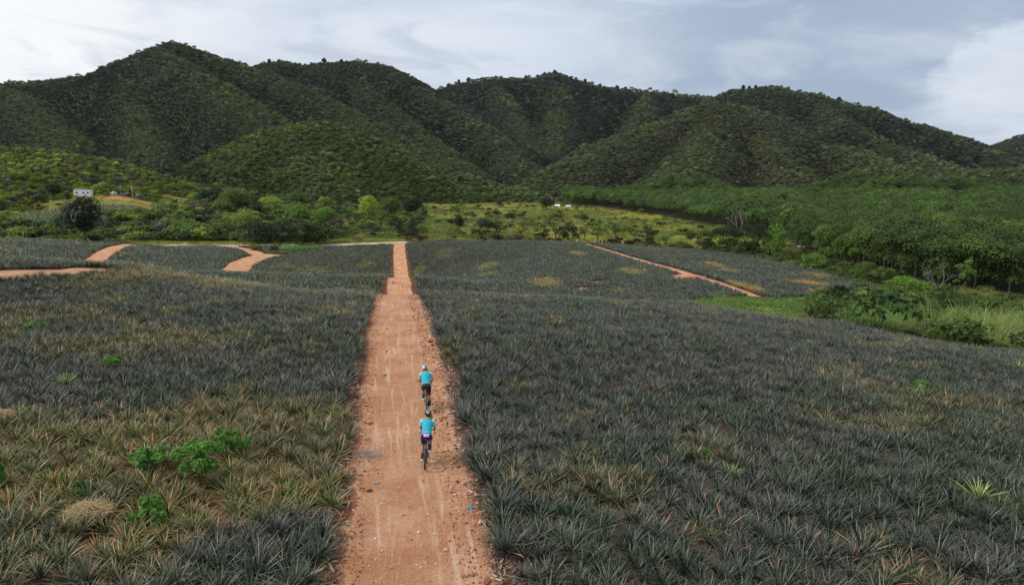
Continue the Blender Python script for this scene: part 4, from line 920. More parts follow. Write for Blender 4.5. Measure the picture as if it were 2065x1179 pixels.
# trees standing clear of the skyline
SK = [(655,1300),(690,1290),(905,1650),(925,1645),(945,1640),(1060,1630),(1098,1612),(1118,1610),(1180,1622),(1210,1640),(1245,1650),(1262,1655),(1435,1500),(1500,1260),(1512,1258),(1525,1255),(1590,1215),(1695,1150),(545,1330),(565,1325)]
ORD = 'first second third fourth fifth sixth seventh eighth ninth tenth eleventh twelfth thirteenth fourteenth fifteenth sixteenth seventeenth eighteenth nineteenth twentieth'.split(); SK.sort()
for i, (px, Yd) in enumerate(SK):
    ys_ = np.arange(Yd-160, Yd+160, 8.0); u = U(px, 160); hh = ground_h(ys_*u, ys_); e = (hh-H)/ys_; j = int(np.argmax(e)); s_ = Yd/1300
    make_tree('ridge_tree', 900+i, ys_[j]*u, ys_[j], random.Random(i).uniform(10, 15)*s_, random.Random(i+50).uniform(6, 10)*s_, (.035, .045, .025), '%s from the left of the dark trees standing clear of the mountain skyline' % ORD[i], 'trees standing clear of the skyline', style='round', leaf=1.7, z=float(hh[j])-3.5)

# ---------------------------------------------------------------- cyclists
def col_mat(name, rgb, rough=.6, metal=0.0, var=.08): return plain(name, rgb, rough, metal, var, 30)
M_SKIN = col_mat('skin', (.34, .16, .095), .55); M_TEAL = col_mat('teal_cloth', (.012, .40, .50), .7); M_PALE = col_mat('pale_aqua_cloth', (.35, .66, .72), .7)
M_BLK = col_mat('black_cloth', (.014, .014, .018), .7); M_NAVY = col_mat('navy_cloth', (.012, .016, .11), .7); M_PINK = col_mat('pink_cloth', (.82, .36, .66), .7); M_WHITE = col_mat('white_plastic', (.80, .80, .78), .4)
M_RUB = col_mat('tyre_rubber', (.028, .027, .026), .8); M_FRAME1 = col_mat('frame_paint', (.03, .03, .034), .35); M_FRAME2 = col_mat('frame_paint', (.12, .10, .085), .35); M_ALU = col_mat('aluminium', (.5, .5, .5), .35, .9); M_HAIR = col_mat('dark_hair', (.012, .009, .008), .8)
def vox(mb, name, mat, parent, vs=.008, it=2):
    """melt overlapping volumes into one continuous skin"""
    tmp = mb.build('tmp', mat, None, False); md = tmp.modifiers.new('r', 'REMESH'); md.mode = 'VOXEL'; md.voxel_size = vs; ms = tmp.modifiers.new('s', 'SMOOTH'); ms.iterations = it; ms.factor = .6
    dg = bpy.context.evaluated_depsgraph_get(); me = bpy.data.meshes.new_from_object(tmp.evaluated_get(dg)); me.name = name; me.materials.clear(); me.materials.append(mat); me.shade_smooth()
    old = tmp.data; bpy.data.objects.remove(tmp); bpy.data.meshes.remove(old); return link(name, me, parent)
def loft(mb, rows, n=16):
    """rows of (centre, half width across X, half depth); sections stay level across X"""
    rings = []; P = [Vector(r_[0]) for r_ in rows]
    for i, r_ in enumerate(rows):
        d = (P[min(i+1, len(P)-1)]-P[max(i-1, 0)]).normalized(); x_ = Vector((1, 0, 0)); y_ = d.cross(x_).normalized()
        rings.append([mb.bm.verts.new(P[i]+x_*math.cos(t)*r_[1]+y_*math.sin(t)*r_[2]) for t in [2*math.pi*j/n for j in range(n)]])
    for a, b_ in zip(rings[:-1], rings[1:]):
        for j in range(n): mb.bm.faces.new((a[j], a[(j+1) % n], b_[(j+1) % n], b_[j]))
    mb.bm.faces.new(rings[0][::-1]); mb.bm.faces.new(rings[-1])
def limb(mb, pts, rad, ex=0.0, n=12):
    P = []; R_ = []
    for i in range(len(pts)-1):
        for k in range(5): t = k/5; P.append(Vector(pts[i]).lerp(Vector(pts[i+1]), t)); R_.append(rad[i]*(1-t)+rad[i+1]*t+ex)
    P.append(Vector(pts[-1])); R_.append(rad[-1]+ex); mb.tube(P, R_, n)
    for p, r_ in zip(pts, rad): mb.ball(p, (2*(r_+ex),)*3, 2)
def make_rider(loc, rz, lean, down, jersey_w, short_mat, helmet_mat, label, panel, sc_=1.0):
    J = {}
    for s in (-1, 1):
        J['hip', s] = (s*.095, -.16, .965); J['sh', s] = (s*.175, .19, 1.375)
        if s == down: J['kn', s], J['an', s], J['toe', s] = (s*.105, .065, .585), (s*.115, -.075, .205), (s*.118, .085, .145)
        else: J['kn', s], J['an', s], J['toe', s] = (s*.12, .20, .775), (s*.115, -.115, .53), (s*.118, .035, .47)
        J['el', s] = (s*.245, .30, 1.135); J['wr', s] = (s*.215, .475, 1.01)
    torso = [((0, -.225, .945), .10, .085), ((0, -.18, .985), .165, .115), ((0, -.13, 1.05), .155, .105), ((0, -.05, 1.155), .145, .10), ((0, .05, 1.255), .16, .11), ((0, .13, 1.33), .18, .115), ((0, .19, 1.385), .17, .095), ((0, .225, 1.415), .10, .07), ((0, .24, 1.43), .06, .055)]
    mb = MB(); loft(mb, torso)
    mb.tube([(0, .21, 1.40), (0, .27, 1.47), (0, .30, 1.53)], [.062, .055, .058], 12)
    mb.ball((0, .335, 1.565), (.155, .195, .225), 3); mb.ball((0, .40, 1.50), (.11, .11, .10), 2)                      # skull, jaw
    mb.ball((0, .435, 1.545), (.03, .04, .05), 2)                                                                      # nose
    for s in (-1, 1):
        mb.ball((s*.078, .325, 1.55), (.022, .04, .065), 2); mb.ball((s*.032, .422, 1.575), (.03, .02, .02), 2)         # ears, eyes
        limb(mb, [J['sh', s], J['el', s], J['wr', s]], [.055, .040, .028]); limb(mb, [J['hip', s], J['kn', s], J['an', s]], [.088, .058, .040])
        q = Vector(J['kn', s]).lerp(Vector(J['an', s]), .32)+Vector((0, -.02, 0)); mb.ball(q, (.098, .105, .20), 2)       # calf
        wr = Vector(J['wr', s]); mb.ball(wr+Vector((0, .045, -.005)), (.075, .10, .038), 2)                             # palm on the brake hood
        for f in range(4):                                                                                             # fingers wrap the hood from outside
            b0 = wr+Vector((s*(.030-.003*f), .035+.021*f, .003)); l_ = [.030, .034, .032, .026][f]
            mb.tube([b0, b0+Vector((s*.012, .006, -l_*.75)), b0+Vector((-s*.006, .008, -l_*1.5)), b0+Vector((-s*.026, .006, -l_*1.9))], [.010, .0095, .0085, .0075], 8)
        mb.tube([wr+Vector((-s*.022, .03, 0)), wr+Vector((-s*.045, .055, -.012)), wr+Vector((-s*.044, .085, -.03))], [.012, .0105, .009], 8)     # thumb inside
    body = vox(mb, 'person', M_SKIN, None, .0075); body.location = loc; body.scale = (sc_,)*3; body.rotation_euler = (0, lean, rz); tag(body, label, 'person', 'cyclists on the dirt track')
    mb = MB(); loft(mb, [(p, a+.010, b_+.012) for p, a, b_ in torso[2:8]])
    for s in (-1, 1): mb.ball(J['sh', s], (.135, .135, .135), 2)
    for s in (-1, 0, 1): mb.ball((s*.075, -.145, 1.135), (.085, .06, .13), 2)                                          # filled back pockets
    jr = vox(mb, 'jersey', M_TEAL, body, .011)
    for s in (-1, 1):
        sl = MB(); limb(sl, [J['sh', s], tuple(Vector(J['sh', s]).lerp(Vector(J['el', s]), .80))], [.062, .050], .008); vox(sl, 'sleeve', M_PALE, body, .011)
    # small unreadable white print over the pockets
    bv = BVHTree.FromObject(jr, bpy.context.evaluated_depsgraph_get()); pr = MB(); rg = random.Random(9)
    nrm = Vector((0, -.72, .69)); al = Vector((0, .69, .72))
    for i in range(9):
        cx_ = -.10+.025*i; v0 = -.055+.004*math.sin(i*2.1)
        for k in range(2):
            a_ = [(cx_+rg.uniform(-.006, .006), v0+rg.uniform(-.01, .012)), (cx_+rg.uniform(-.004, .012), v0+rg.uniform(.008, .03))]; P = []
            for (ux, vv) in a_:
                o = Vector((ux, -.10, 1.15))+al*vv+nrm*.4; h_ = bv.ray_cast(o, -nrm)
                if h_[0] is not None: P.append(h_[0]+nrm*.002)
            if len(P) == 2: pr.tube(P, .0038, 5)
    pr.build('print', M_WHITE, jr)
    mb = MB(); loft(mb, [(p, a+.014, b_+.014) for p, a, b_ in torso[:3]])
    for s in (-1, 1): limb(mb, [J['hip', s], tuple(Vector(J['hip', s]).lerp(Vector(J['kn', s]), .72))], [.094, .068], .008)
    sh = vox(mb, 'shorts', short_mat, body, .011)
    if panel:
        bv = BVHTree.FromObject(sh, bpy.context.evaluated_depsgraph_get()); V = []; F = []
        # waistband panel standing just proud of the shorts, laid on their surface
        loftm = MB(); rows = 7
        for a in range(rows):
            for b_ in range(9):
                w_ = .075+.030*(1-a/(rows-1)); q = Vector(((b_/8*2-1)*w_, -.17, 1.075-.115*a/(rows-1)-.0)); n_ = Vector((0, -.85, .5)).normalized(); h_ = bv.ray_cast(q+n_*.4, -n_)
                V.append((h_[0]+n_*.004) if h_[0] is not None else q+n_*.12)
        for a in range(rows-1):
            for b_ in range(8): o = a*9+b_; F.append((o, o+1, o+10, o+9))
        me = bpy.data.meshes.new('panel'); me.from_pydata([tuple(v) for v in V], [], F); me.materials.append(M_PINK); me.shade_smooth(); link('panel', me, sh)
        for s in (-1, 1):
            mb = MB(); a_ = Vector(J['hip', s]).lerp(Vector(J['kn', s]), .66); b_ = Vector(J['hip', s]).lerp(Vector(J['kn', s]), .76); mb.tube([a_, b_], [.0815, .077], 18); mb.build('cuff', M_PINK, sh)
    for s in (-1, 1):
        mb = MB(); a_, b_ = Vector(J['kn', s]).lerp(Vector(J['an', s]), .62), Vector(J['an', s]); limb(mb, [a_, b_], [.052, .045], .003); vox(mb, 'sock', M_BLK, body, .010)
        mb = MB(); an, to = Vector(J['an', s]), Vector(J['toe', s]); he = an+Vector((0, -.035, -.055)); loft(mb, [(he+Vector((0, -.025, 0)), .022, .03), (he, .036, .045), (he.lerp(to, .45)+Vector((0, 0, .012)), .040, .042), (to, .043, .028), (to+Vector((0, .07, -.008)), .026, .016)]); mb.ball(an+Vector((0, -.012, -.035)), (.085, .10, .07), 2)
        so_ = vox(mb, 'shoe', M_WHITE, body, .009)
        mb = MB(); loft(mb, [(he+Vector((0, -.02, -.040)), .03, .007), (to+Vector((0, 0, -.026)), .042, .007), (to+Vector((0, .06, -.022)), .022, .006)]); mb.build('sole', M_BLK, so_)
    # helmet: shell with raised ribs and dark vents between them
    mb = MB(); mb.ball((0, .335, 1.615), (.225, .285, .20), 4)
    for v in list(mb.bm.verts):
        if v.co.z < 1.585: v.co.z = 1.585-(1.585-v.co.z)*.15
    hl = mb.build('helmet', helmet_mat[0], body)
    for k in (-2, -1, 0, 1, 2):
        P = [];
        for i in range(13):
            a_ = math.radians(-4+i*15.5); P.append(Vector((k*.036*math.sin(a_)*1.0, .335-.146*math.cos(a_), 1.612+.100*math.sin(a_)*math.sqrt(max(.1, 1-(k*.036/.125)**2))+.004)))
        rb = MB(); rb.tube(P, .0085, 6); rb.build('rib', helmet_mat[1], hl)
    mb = MB(); mb.ball((0, .30, 1.535), (.15, .15, .12), 2); mb.build('hair', M_HAIR, body)
    return body
def make_bike(loc, rz, lean, down, fm, label, sc_=1.0):
    t_ = empty('bicycle', loc, rz); t_.rotation_euler = (0, lean, rz); t_.scale = (sc_,)*3; tag(t_, label, 'bicycle', 'bicycles on the dirt track')
    R0 = .34
    for yc in (-.43, .60):
        wl = MB(); wl.torus((0, yc, R0-.0), R0-.045, .013, 'X', 36, 6); w_ = wl.build('wheel', M_BLK, t_)
        ty = MB(); ty.torus((0, yc, R0), R0-.020, .021, 'X', 40, 8); ty.build('tyre', M_RUB, w_)
        sp = MB()
        for i in range(20):
            a = i*math.pi/10; sp.tube([(.02*(-1)**i, yc+.02*math.cos(a), R0+.02*math.sin(a)), (0, yc+(R0-.05)*math.cos(a+.12), R0+(R0-.05)*math.sin(a+.12))], .0016, 4)
        sp.tube([(-.05, yc, R0), (.05, yc, R0)], .018, 8); sp.build('spokes', M_ALU, w_)
        ds = MB(); ds.tube([(-.040, yc, R0), (-.037, yc, R0)], .075, 18); ds.build('brake_disc', M_ALU, w_)
    f = MB(); BB, ST, HT, HB = (0, 0, .28), (0, -.14, .78), (0, .43, .88), (0, .475, .72)
    f.tube([BB, ST], .017); f.tube([ST, HT], [.016, .018]); f.tube([BB, HB], .024); f.tube([HT, HB], .021); f.tube([(-.035, 0, .28), (.035, 0, .28)], .024)
    for s in (-1, 1): f.tube([(s*.02, -.03, .28), (s*.055, -.25, .32), (s*.062, -.43, R0)], .010); f.tube([(s*.012, -.13, .74), (s*.05, -.33, .50), (s*.06, -.43, R0)], .008)
    f.build('frame', fm, t_)
    f = MB()
    for s in (-1, 1): f.tube([(s*.02, .48, .71), (s*.045, .51, .64), (s*.052, .60, R0)], [.016, .013, .010])
    f.tube([(-.03, .48, .71), (.03, .48, .71)], .018); f.build('fork', fm, t_)
    f = MB(); f.tube([ST, (0, -.185, .90)], .0135); f.build('seatpost', M_BLK, t_)
    f = MB(); loft(f, [((0, -.30, .925), .055, .015), ((0, -.25, .93), .072, .022), ((0, -.16, .925), .045, .02), ((0, -.05, .925), .02, .016), ((0, -.01, .92), .014, .012)]); f.build('saddle', M_BLK, t_)
    f = MB(); f.tube([HT, (0, .43, .93), (0, .50, .965)], .016); f.build('stem', M_BLK, t_)
    f = MB()
    bar = [(0, .50, .965), (.17, .50, .965), (.205, .515, .962), (.212, .56, .95), (.220, .60, .915), (.225, .595, .865), (.228, .545, .835), (.230, .47, .835)]
    f.tube([(-x, y, z) for x, y, z in bar[::-1]]+bar[1:], .0155, 8); f.build('handlebar', M_BLK, t_)
    for s in (-1, 1):
        f = MB(); f.tube([(s*.212, .53, .965), (s*.214, .60, .968), (s*.214, .635, .99)], [.017, .017, .011]); f.tube([(s*.214, .63, .96), (s*.218, .65, .90), (s*.220, .635, .845)], [.008, .006, .005], 6); f.build('brake_lever', M_BLK, t_)
    f = MB(); f.torus((.048, 0, .28), .085, .006, 'X', 28, 5); f.tube([(.045, 0, .28), (.051, 0, .28)], .07, 16); f.build('chainring', M_BLK, t_)
    f = MB()
    f.tube([(.048, 0, .365), (.048, -.43, R0+.045)], .004, 5); f.tube([(.048, 0, .195), (.048, -.42, R0-.12)], .004, 5); f.tube([(.030, -.43, R0), (.056, -.43, R0)], [.055, .025], 14); f.tube([(.052, -.43, R0-.03), (.052, -.42, R0-.15)], .012, 6); f.build('drivetrain', M_BLK, t_)
    for s in (-1, 1):
        up = -1 if s == down else 1; c_ = MB(); c_.tube([(s*.06, 0, .28), (s*.075, -.01, .28+up*.165)], [.014, .010], 6); cr = c_.build('crank', M_BLK, t_)
        c_ = MB(); c_.box((s*.118, .0+(.04 if s == down else -.005), .28+up*.165-(.0)), (.075, .06, .018), bevel=.004); c_.tube([(s*.075, 0, .28+up*.165), (s*.11, 0, .28+up*.165)], .006, 6); c_.build('pedal', M_BLK, cr)
    return t_
def bottle(loc, rz, lean, label):
    mb = MB(); mb.tube([(0, .085, .36), (0, .155, .53), (0, .165, .555), (0, .172, .575)], [.036, .036, .026, .013], 14); o = mb.build('water_bottle', M_WHITE); o.location = loc; o.rotation_euler = (0, lean, rz); tag(o, label, 'bottle')
def on_track(px, py): x, y, z = hit(px, py); return x, y, gz_mesh(x, y)
def track_z(x, y):
    r_ = TB.ray_cast(Vector((x, y, 50)), Vector((0, 0, -1))); return r_[0].z if r_[0] is not None else gz_mesh(x, y)
TRK = [o for o in C.objects if o.name == 'dirt_track'][0]; TB = BVHTree.FromPolygons([tuple(v.co) for v in TRK.data.vertices], [tuple(p.vertices) for p in TRK.data.polygons])
for (px, py, down, rz, lean, sm, hm_, lab, pan, fm, bl, btl) in (
    (861, 835, 1, math.radians(8), 0.0, M_BLK, (M_WHITE, M_BLK), 'front cyclist in white helmet, turquoise jersey and all black shorts riding away', False, M_FRAME1, 'black drop bar bicycle under the front cyclist in black shorts', 'white bottle on the front bicycle'),
    (857, 953, -1, math.radians(3), math.radians(3), M_NAVY, (M_BLK, M_ALU), 'rear cyclist in black helmet, turquoise jersey and navy shorts with pink panel, riding away', True, M_FRAME2, 'grey brown drop bar bicycle under the rear cyclist in navy shorts', 'white bottle on the rear bicycle')):
    x, y, z = hit(px, py); fw = Vector((-math.sin(rz), math.cos(rz))); x += fw.x*.43; y += fw.y*.43; z = track_z(x-fw.x*.43, y-fw.y*.43)*.5+track_z(x+fw.x*.6, y+fw.y*.6)*.5
    sc_ = .95 if pan else 1.0; make_rider((x, y, z), rz, lean, down, 0, sm, hm_, lab, pan, sc_); make_bike((x, y, z), rz, lean, down, fm, bl, sc_); bottle((x, y, z), rz, lean, btl+', held in its down tube cage')

# ---------------------------------------------------------------- loose things on and by the track
M_STONE = plain('pale_stone', (.50, .30, .19), .9, var=.35, scale=20); M_CLOD = plain('dark_clod', (.12, .05, .028), .95, var=.4, scale=25); M_BLUE = plain('blue_plastic', (.16, .42, .62), .4); M_STRAW = plain('dry_straw', (.50, .38, .20), .9, var=.35); M_TWIG = plain('dry_twig', (.26, .20, .155), .9, var=.4); M_BRK = plain('red_block', (.45, .20, .12), .9, var=.25, scale=30); M_GREYST = plain('grey_stone', (.55, .52, .50), .9, var=.3)
def rock(name, px, py, s, mat, lab, cat='stone', jit=.16, flat=.6, seed=1):
    x, y, _ = hit(px, py); z = track_z(x, y); mb = MB(); mb.ball((0, 0, s*flat*.32), (s, s*.75, s*flat), 3, jit=jit*.35, seed=seed)
    rg = random.Random(seed)
    for i in range(3): a = rg.uniform(0, 6.28); mb.ball((math.cos(a)*s*.22, math.sin(a)*s*.18, s*flat*.3), (s*.6, s*.5, s*flat*.85), 2, jit=jit, seed=seed+i)
    o = mb.build(name, mat, smooth=False); o.location = (x, y, z); o.rotation_euler = (0, 0, rg.uniform(0, 3)); return tag(o, lab, cat)
x, y, _ = hit(896, 847); mb = MB(); mb.box((0, 0, .05), (.22, .13, .09), Euler((.04, .06, 0)).to_matrix(), .012); o = mb.build('broken_block', M_BRK, smooth=False); o.location = (x, y, track_z(x, y)); o.rotation_euler = (0, 0, .2); tag(o, 'pinkish broken brick lying right of the rear cyclist\'s helmet', 'brick')
rock('earth_clod', 868, 694, .26, M_CLOD, 'larger dark clod near the right track edge beyond the front cyclist', 'clod', .3, .55, 2)
rock('earth_clod', 866, 704, .15, M_CLOD, 'smaller dark clod just below the larger one beyond the front cyclist', 'clod', .3, .6, 3)
rock('earth_clod', 745, 997, .17, M_CLOD, 'small brown clod on the left of the track below the twig pile', 'clod', .3, .5, 4)
rock('flat_stone', 882, 779, .14, M_STONE, 'pale oval stone right of the front cyclist', 'stone', .08, .35, 5)
rock('white_stone', 899, 911, .10, M_GREYST, 'small white stone right of the rear cyclist\'s wheel', 'stone', .1, .6, 6)
rock('red_stone', 740, 760, .12, M_STONE, 'pale stone at the left track edge level with the front cyclist', 'stone', .1, .6, 7)
for i, (px, py, s, lab) in enumerate(((844, 1077, .10, 'pale pinkish stone in the middle of the track near the bottom'), (900, 1118, .12, 'pale stone lowest on the right half of the track'), (757, 1088, .09, 'whitish stone on the left half of the track near the bottom'), (913, 990, .09, 'pale stone near the right track edge below the rear cyclist'), (833, 720, .12, 'pale stone in the middle of the track beyond the front cyclist'), (786, 860, .09, 'pale stone left of the rear cyclist\'s helmet'))): rock('pale_stone', px, py, s, M_STONE if i % 2 else M_GREYST, lab, 'stone', .15, .5, 20+i)
def scrap(px, py, s, mat, lab, seed):
    x, y, _ = hit(px, py); z = track_z(x, y)+.02; rg = random.Random(seed); bm = bmesh.new(); g = [[bm.verts.new((i*s/4-s/2, j*s*.6/3-s*.3, rg.uniform(0, .035))) for j in range(4)] for i in range(5)]
    for i in range(4):
        for j in range(3): bm.faces.new((g[i][j], g[i+1][j], g[i+1][j+1], g[i][j+1]))
    bmesh.ops.solidify(bm, geom=bm.faces[:], thickness=.004); me = bpy.data.meshes.new('plastic_scrap'); bm.to_mesh(me); bm.free(); me.materials.append(mat); o = link('plastic_scrap', me, None, (x, y, z)); o.rotation_euler = (.2, 0, rg.uniform(0, 3)); tag(o, lab, 'litter')
scrap(949, 1028, .17, M_BLUE, 'light blue plastic scrap at the right track edge near the bottom', 1)
scrap(759, 980, .14, plain('grey_plastic', (.42, .50, .50), .5), 'crumpled grey blue plastic scrap left of the rear cyclist', 2)
scrap(773, 1016, .08, M_WHITE, 'tiny whitish scrap on the left of the track, upper of two', 3)
scrap(769, 1027, .08, M_WHITE, 'tiny whitish scrap on the left of the track, lower of two', 4)
def straw_heap(name, px, py, w_, h_, n, mat, lab, cat, seed, r_=.006, L=.35):
    x, y, _ = hit(px, py); z = track_z(x, y); rg = random.Random(seed); mb = MB()
    for i in range(n):
        a = rg.uniform(0, 6.28); q = math.sqrt(rg.random()); c_ = Vector((math.cos(a)*q*w_*.42, math.sin(a)*q*w_*.28, h_*(1-q*q)*rg.uniform(.1, 1))); d = Vector((rg.gauss(0, 1), rg.gauss(0, .8), rg.gauss(0, .28))).normalized()*L*rg.uniform(.4, 1); m_ = c_+Vector((0, 0, rg.uniform(0, .05)))
        mb.tube([c_-d*.5, m_, c_+d*.5], [r_, r_, r_*.5], 4, False)
    o = mb.build(name, mat); o.location = (x, y, z); return tag(o, lab, cat)
straw_heap('straw_heap', 183, 1062, 1.15, .30, 330, M_STRAW, 'heap of dry pale straw among the pineapples at lower left', 'straw heap', 1, .006, .8).location.z += .30
straw_heap('straw_heap', 12, 858, .7, .25, 200, M_STRAW, 'small dry straw clump at the far left edge of the near field', 'straw heap', 2, .006, .4).location.z += .38
straw_heap('twig_pile', 738, 925, 1.2, .08, 75, M_DEAD, 'pile of thin grey twigs on the left side of the track', 'twigs', 3, .006, .75)
mb = MB(); mb.tube([(0, 0, .03), (.25, .06, .06), (.5, .16, .03), (.62, .20, .04)], [.014, .012, .009, .005], 6); mb.tube([(.25, .06, .06), (.33, .2, .05)], [.008, .004], 5); o = mb.build('stick', M_TWIG); x, y, _ = hit(732, 960); o.location = (x, y, track_z(x, y)); tag(o, 'single grey stick just below the twig pile', 'stick')
for i, (px, py, rz, L, lab) in enumerate(((944, 1010, 1.9, .7, 'whitish dry stalk along the right track edge above the blue scrap'), (952, 1050, 1.7, .8, 'whitish dry stalk along the right track edge below the blue scrap'), (929, 935, 1.6, .7, 'whitish dry stalk at the right track edge beside the rear wheel'), (916, 812, 1.3, .9, 'thin bent stalk at the right track edge between the two cyclists'), (970, 1092, 2.2, .6, 'short dry stalk at the right track edge near the bottom'))):
    mb = MB(); rg = random.Random(i); P = [(L*k/5, rg.uniform(-.04, .04), .03+rg.uniform(0, .05)) for k in range(6)]; mb.tube(P, [.009]*5+[.004], 5); o = mb.build('dry_stalk', M_DEAD); x, y, _ = hit(px, py); o.location = (x, y, track_z(x, y)+.02); o.rotation_euler = (0, 0, rz); tag(o, lab, 'stalk')
# leafy weeds standing among the pineapples
WEED = [(405, 990, 100, 90, 'tallest leafy green weed among the yellowing pineapples at lower left'), (474, 928, 42, 52, 'round leafy weed up and right of the tallest weed'), (310, 962, 46, 78, 'wide leafy weed left of the tallest weed'), (292, 1066, 46, 56, 'leafy weed right of the straw heap'), (327, 1080, 32, 34, 'small leafy weed touching the one right of the straw heap'),
 (63, 672, 14, 32, 'small bright weed at the far left of the near field'), (232, 752, 20, 34, 'small bright weed left of the track above the yellow area'), (1160, 630, 16, 18, 'small bright weed near the crest right of the track'), (1855, 800, 20, 38, 'bright leafy weed in the dark field at far right'), (168, 1012, 24, 16, 'thin bright weed above the straw heap'), (590, 1000, 18, 16, 'small bright weed between the tallest weed and the track'), (8, 995, 40, 22, 'bright weed cut by the left picture edge'), (1424, 940, 16, 18, 'small bright sprig in the middle of the dark right field')]
for i, (px, py, hp, wp, lab) in enumerate(WEED):
    x, y, z = hit(px, py); dpt = y*CP+(H-z)*SP; hh_, ww = hp/FPX*dpt+.25, wp/FPX*dpt; q = np.random.default_rng(60+i); t_ = tag(empty('leafy_weed', (x, y, z)), lab, 'weed')
    lb = [(q.normal()*ww*.22, q.normal()*ww*.22, hh_*q.uniform(.35, .95), ww*.17, ww*.17, hh_*.13) for _ in range(11)]
    v, f, kv = leaf_cloud(q, lb, int(700+1300*ww), .085, .8, .5, 1.5); lf = link('leaves', fast_mesh('leaves', v, f, M_LEAF, kv), t_); lf['tint'] = [.11, .27, .04]
    mb = MB()
    for l_ in lb: mb.tube([(0, 0, -.05), (l_[0]*.5, l_[1]*.5, l_[2]*.6), l_[:3]], [.014, .009, .004], 5)
    mb.build('stem', plain('weed_stem', (.12, .14, .05)) if i == 0 else bpy.data.materials['weed_stem'], t_)
# gravel and litter: uncountable
r = np.random.default_rng(71)
PEB = []
for i in range(4):
    mb = MB(); mb.ball((0, 0, .25), (1, .8, .6), 1, jit=.22, seed=i); m_, t, b = (None, None, None)
    PEB.append(mb)
M_PEB, t, b = mat_new('pebble'); t.l.new(attr(t, 'tint', 'INSTANCER').outputs['Color'], b.inputs['Base Color']); b.inputs['Roughness'].default_value = .9
PEB = [bm_mesh(m_, 'pebble_%d' % i, M_PEB) for i, m_ in enumerate(PEB)]
for me in PEB: me.shade_flat()
CP_ = proto_collection('pebble', PEB)
LV = []
for i in range(3):
    rg = random.Random(i); bm = bmesh.new(); W_ = 6; g = [[bm.verts.new((k/W_-.5, (j-.5)*.16*math.sin((k+.6)/W_*2.6), .05+.10*math.sin(k*.7+i)+.03*j)) for j in range(2)] for k in range(W_+1)]
    for k in range(W_): bm.faces.new((g[k][0], g[k+1][0], g[k+1][1], g[k][1]))
    me = bpy.data.meshes.new('dry_leaf_%d' % i); bm.to_mesh(me); bm.free(); me.materials.append(M_PEB); LV.append(me)
CL = proto_collection('dry_leaf', LV)
def along(n, qlo, qhi, ymax=66):
    yv = 10+(ymax-10)*r.random(n)**1.25; q = r.uniform(qlo, qhi, n); xs_ = np.interp(yv, [p[1] for p in MAIN], [p[0] for p in MAIN])+q; return xs_, yv, np.array([track_z(a, b_) for a, b_ in zip(xs_, yv)])
def stuff_pts(name, sets, coll, k, label, cat, zup=0.0):
    P = np.concatenate([np.stack(s[0], 1) for s in sets]); tt = np.concatenate([s[1] for s in sets]); ss = np.concatenate([s[2] for s in sets]); n = len(P); P[:, 2] += zup
    scatter(name, P, np.stack([r.normal(size=n)*.3, r.normal(size=n)*.3, r.uniform(0, 6.28, n)], 1), np.repeat(ss[:, None], 3, 1), r.integers(0, k, n), tt, coll, label, cat)
def pal(n, cols): c_ = np.array(cols)[r.integers(0, len(cols), n)]; return np.clip(c_*(1+r.normal(size=(n, 1))*.18), .01, .95)
n_ = 9000; a_ = along(n_, -1.65, 1.65); b_ = along(3500, .9, 1.9); c_ = along(1800, -1.95, -1.3)
stuff_pts('gravel', [(a_, pal(n_, [(.60, .38, .25), (.44, .20, .11), (.30, .12, .07), (.66, .50, .40), (.50, .24, .13)]), r.lognormal(-3.75, .45, n_)), (b_, pal(3500, [(.24, .09, .05), (.40, .17, .09), (.52, .30, .20)]), r.lognormal(-3.1, .5, 3500)), (c_, pal(1800, [(.24, .09, .05), (.36, .15, .08)]), r.lognormal(-3.2, .45, 1800))], CP_, 4, 'loose gravel and small clods strewn over the dirt track', 'gravel')
b_ = along(2600, 1.55, 2.35); c_ = along(900, -2.3, -1.75)
stuff_pts('leaf_litter', [(b_, pal(2600, [(.30, .24, .19), (.22, .14, .09), (.46, .39, .33), (.16, .09, .06)]), r.uniform(.08, .28, 2600)), (c_, pal(900, [(.34, .26, .19), (.22, .13, .08)]), r.uniform(.12, .35, 900))], CL, 3, 'dry curled leaves lying along the edges of the dirt track', 'litter', .02)

# ---------------------------------------------------------------- further off
def mound(name, px, py, ym, w_, d_, h_, mat, lab, seed=1):
    x, y, z = hit(px, py, ym, 300); n = 26; V = []; F = []
    for i in range(n):
        for j in range(n):
            a, b_ = i/(n-1)*2-1, j/(n-1)*2-1; q = math.hypot(a, b_); hh = max(0, 1-q)**.8*h_*(.6+.8*float(fbm(a*2.2+seed, b_*2.2, 3, seed)))-.15*(q > .9); X_, Y3 = x+a*w_/2, y+b_*d_/2; V.append((X_-x, Y3-y, gz_mesh(X_, Y3)-z+hh))
    for i in range(n-1):
        for j in range(n-1): o = i*n+j; F.append((o, o+n, o+n+1, o+1))
    me = bpy.data.meshes.new(name); me.from_pydata(V, [], F); me.materials.append(mat); me.shade_smooth(); tag(link(name, me, None, (x, y, z)), lab, 'mound')
M_SAND = plain('loose_sand', (.38, .27, .20), .95, var=.4, scale=6); M_REDSOIL = plain('red_spoil', (.46, .20, .11), .95, var=.35, scale=3)
mound('soil_heap', 1388, 562, 105, 7.5, 8, 1.2, M_REDSOIL, 'reddish spoil heap beside the narrow path across the right field', 2)
mound('sand_heap', 1206, 573, 86, 2.2, 3.2, .6, M_SAND, 'pale sand heap in the middle field, upper one', 3); mound('sand_heap', 1176, 586, 84, 2.2, 2.4, .5, M_SAND, 'pale sand heap in the middle field, lower one by the near crest', 4)
mound('soil_heap', 156, 494, 120, 2.4, 2.4, .7, M_REDSOIL, 'small red soil heap left of the lone dark tree', 5)
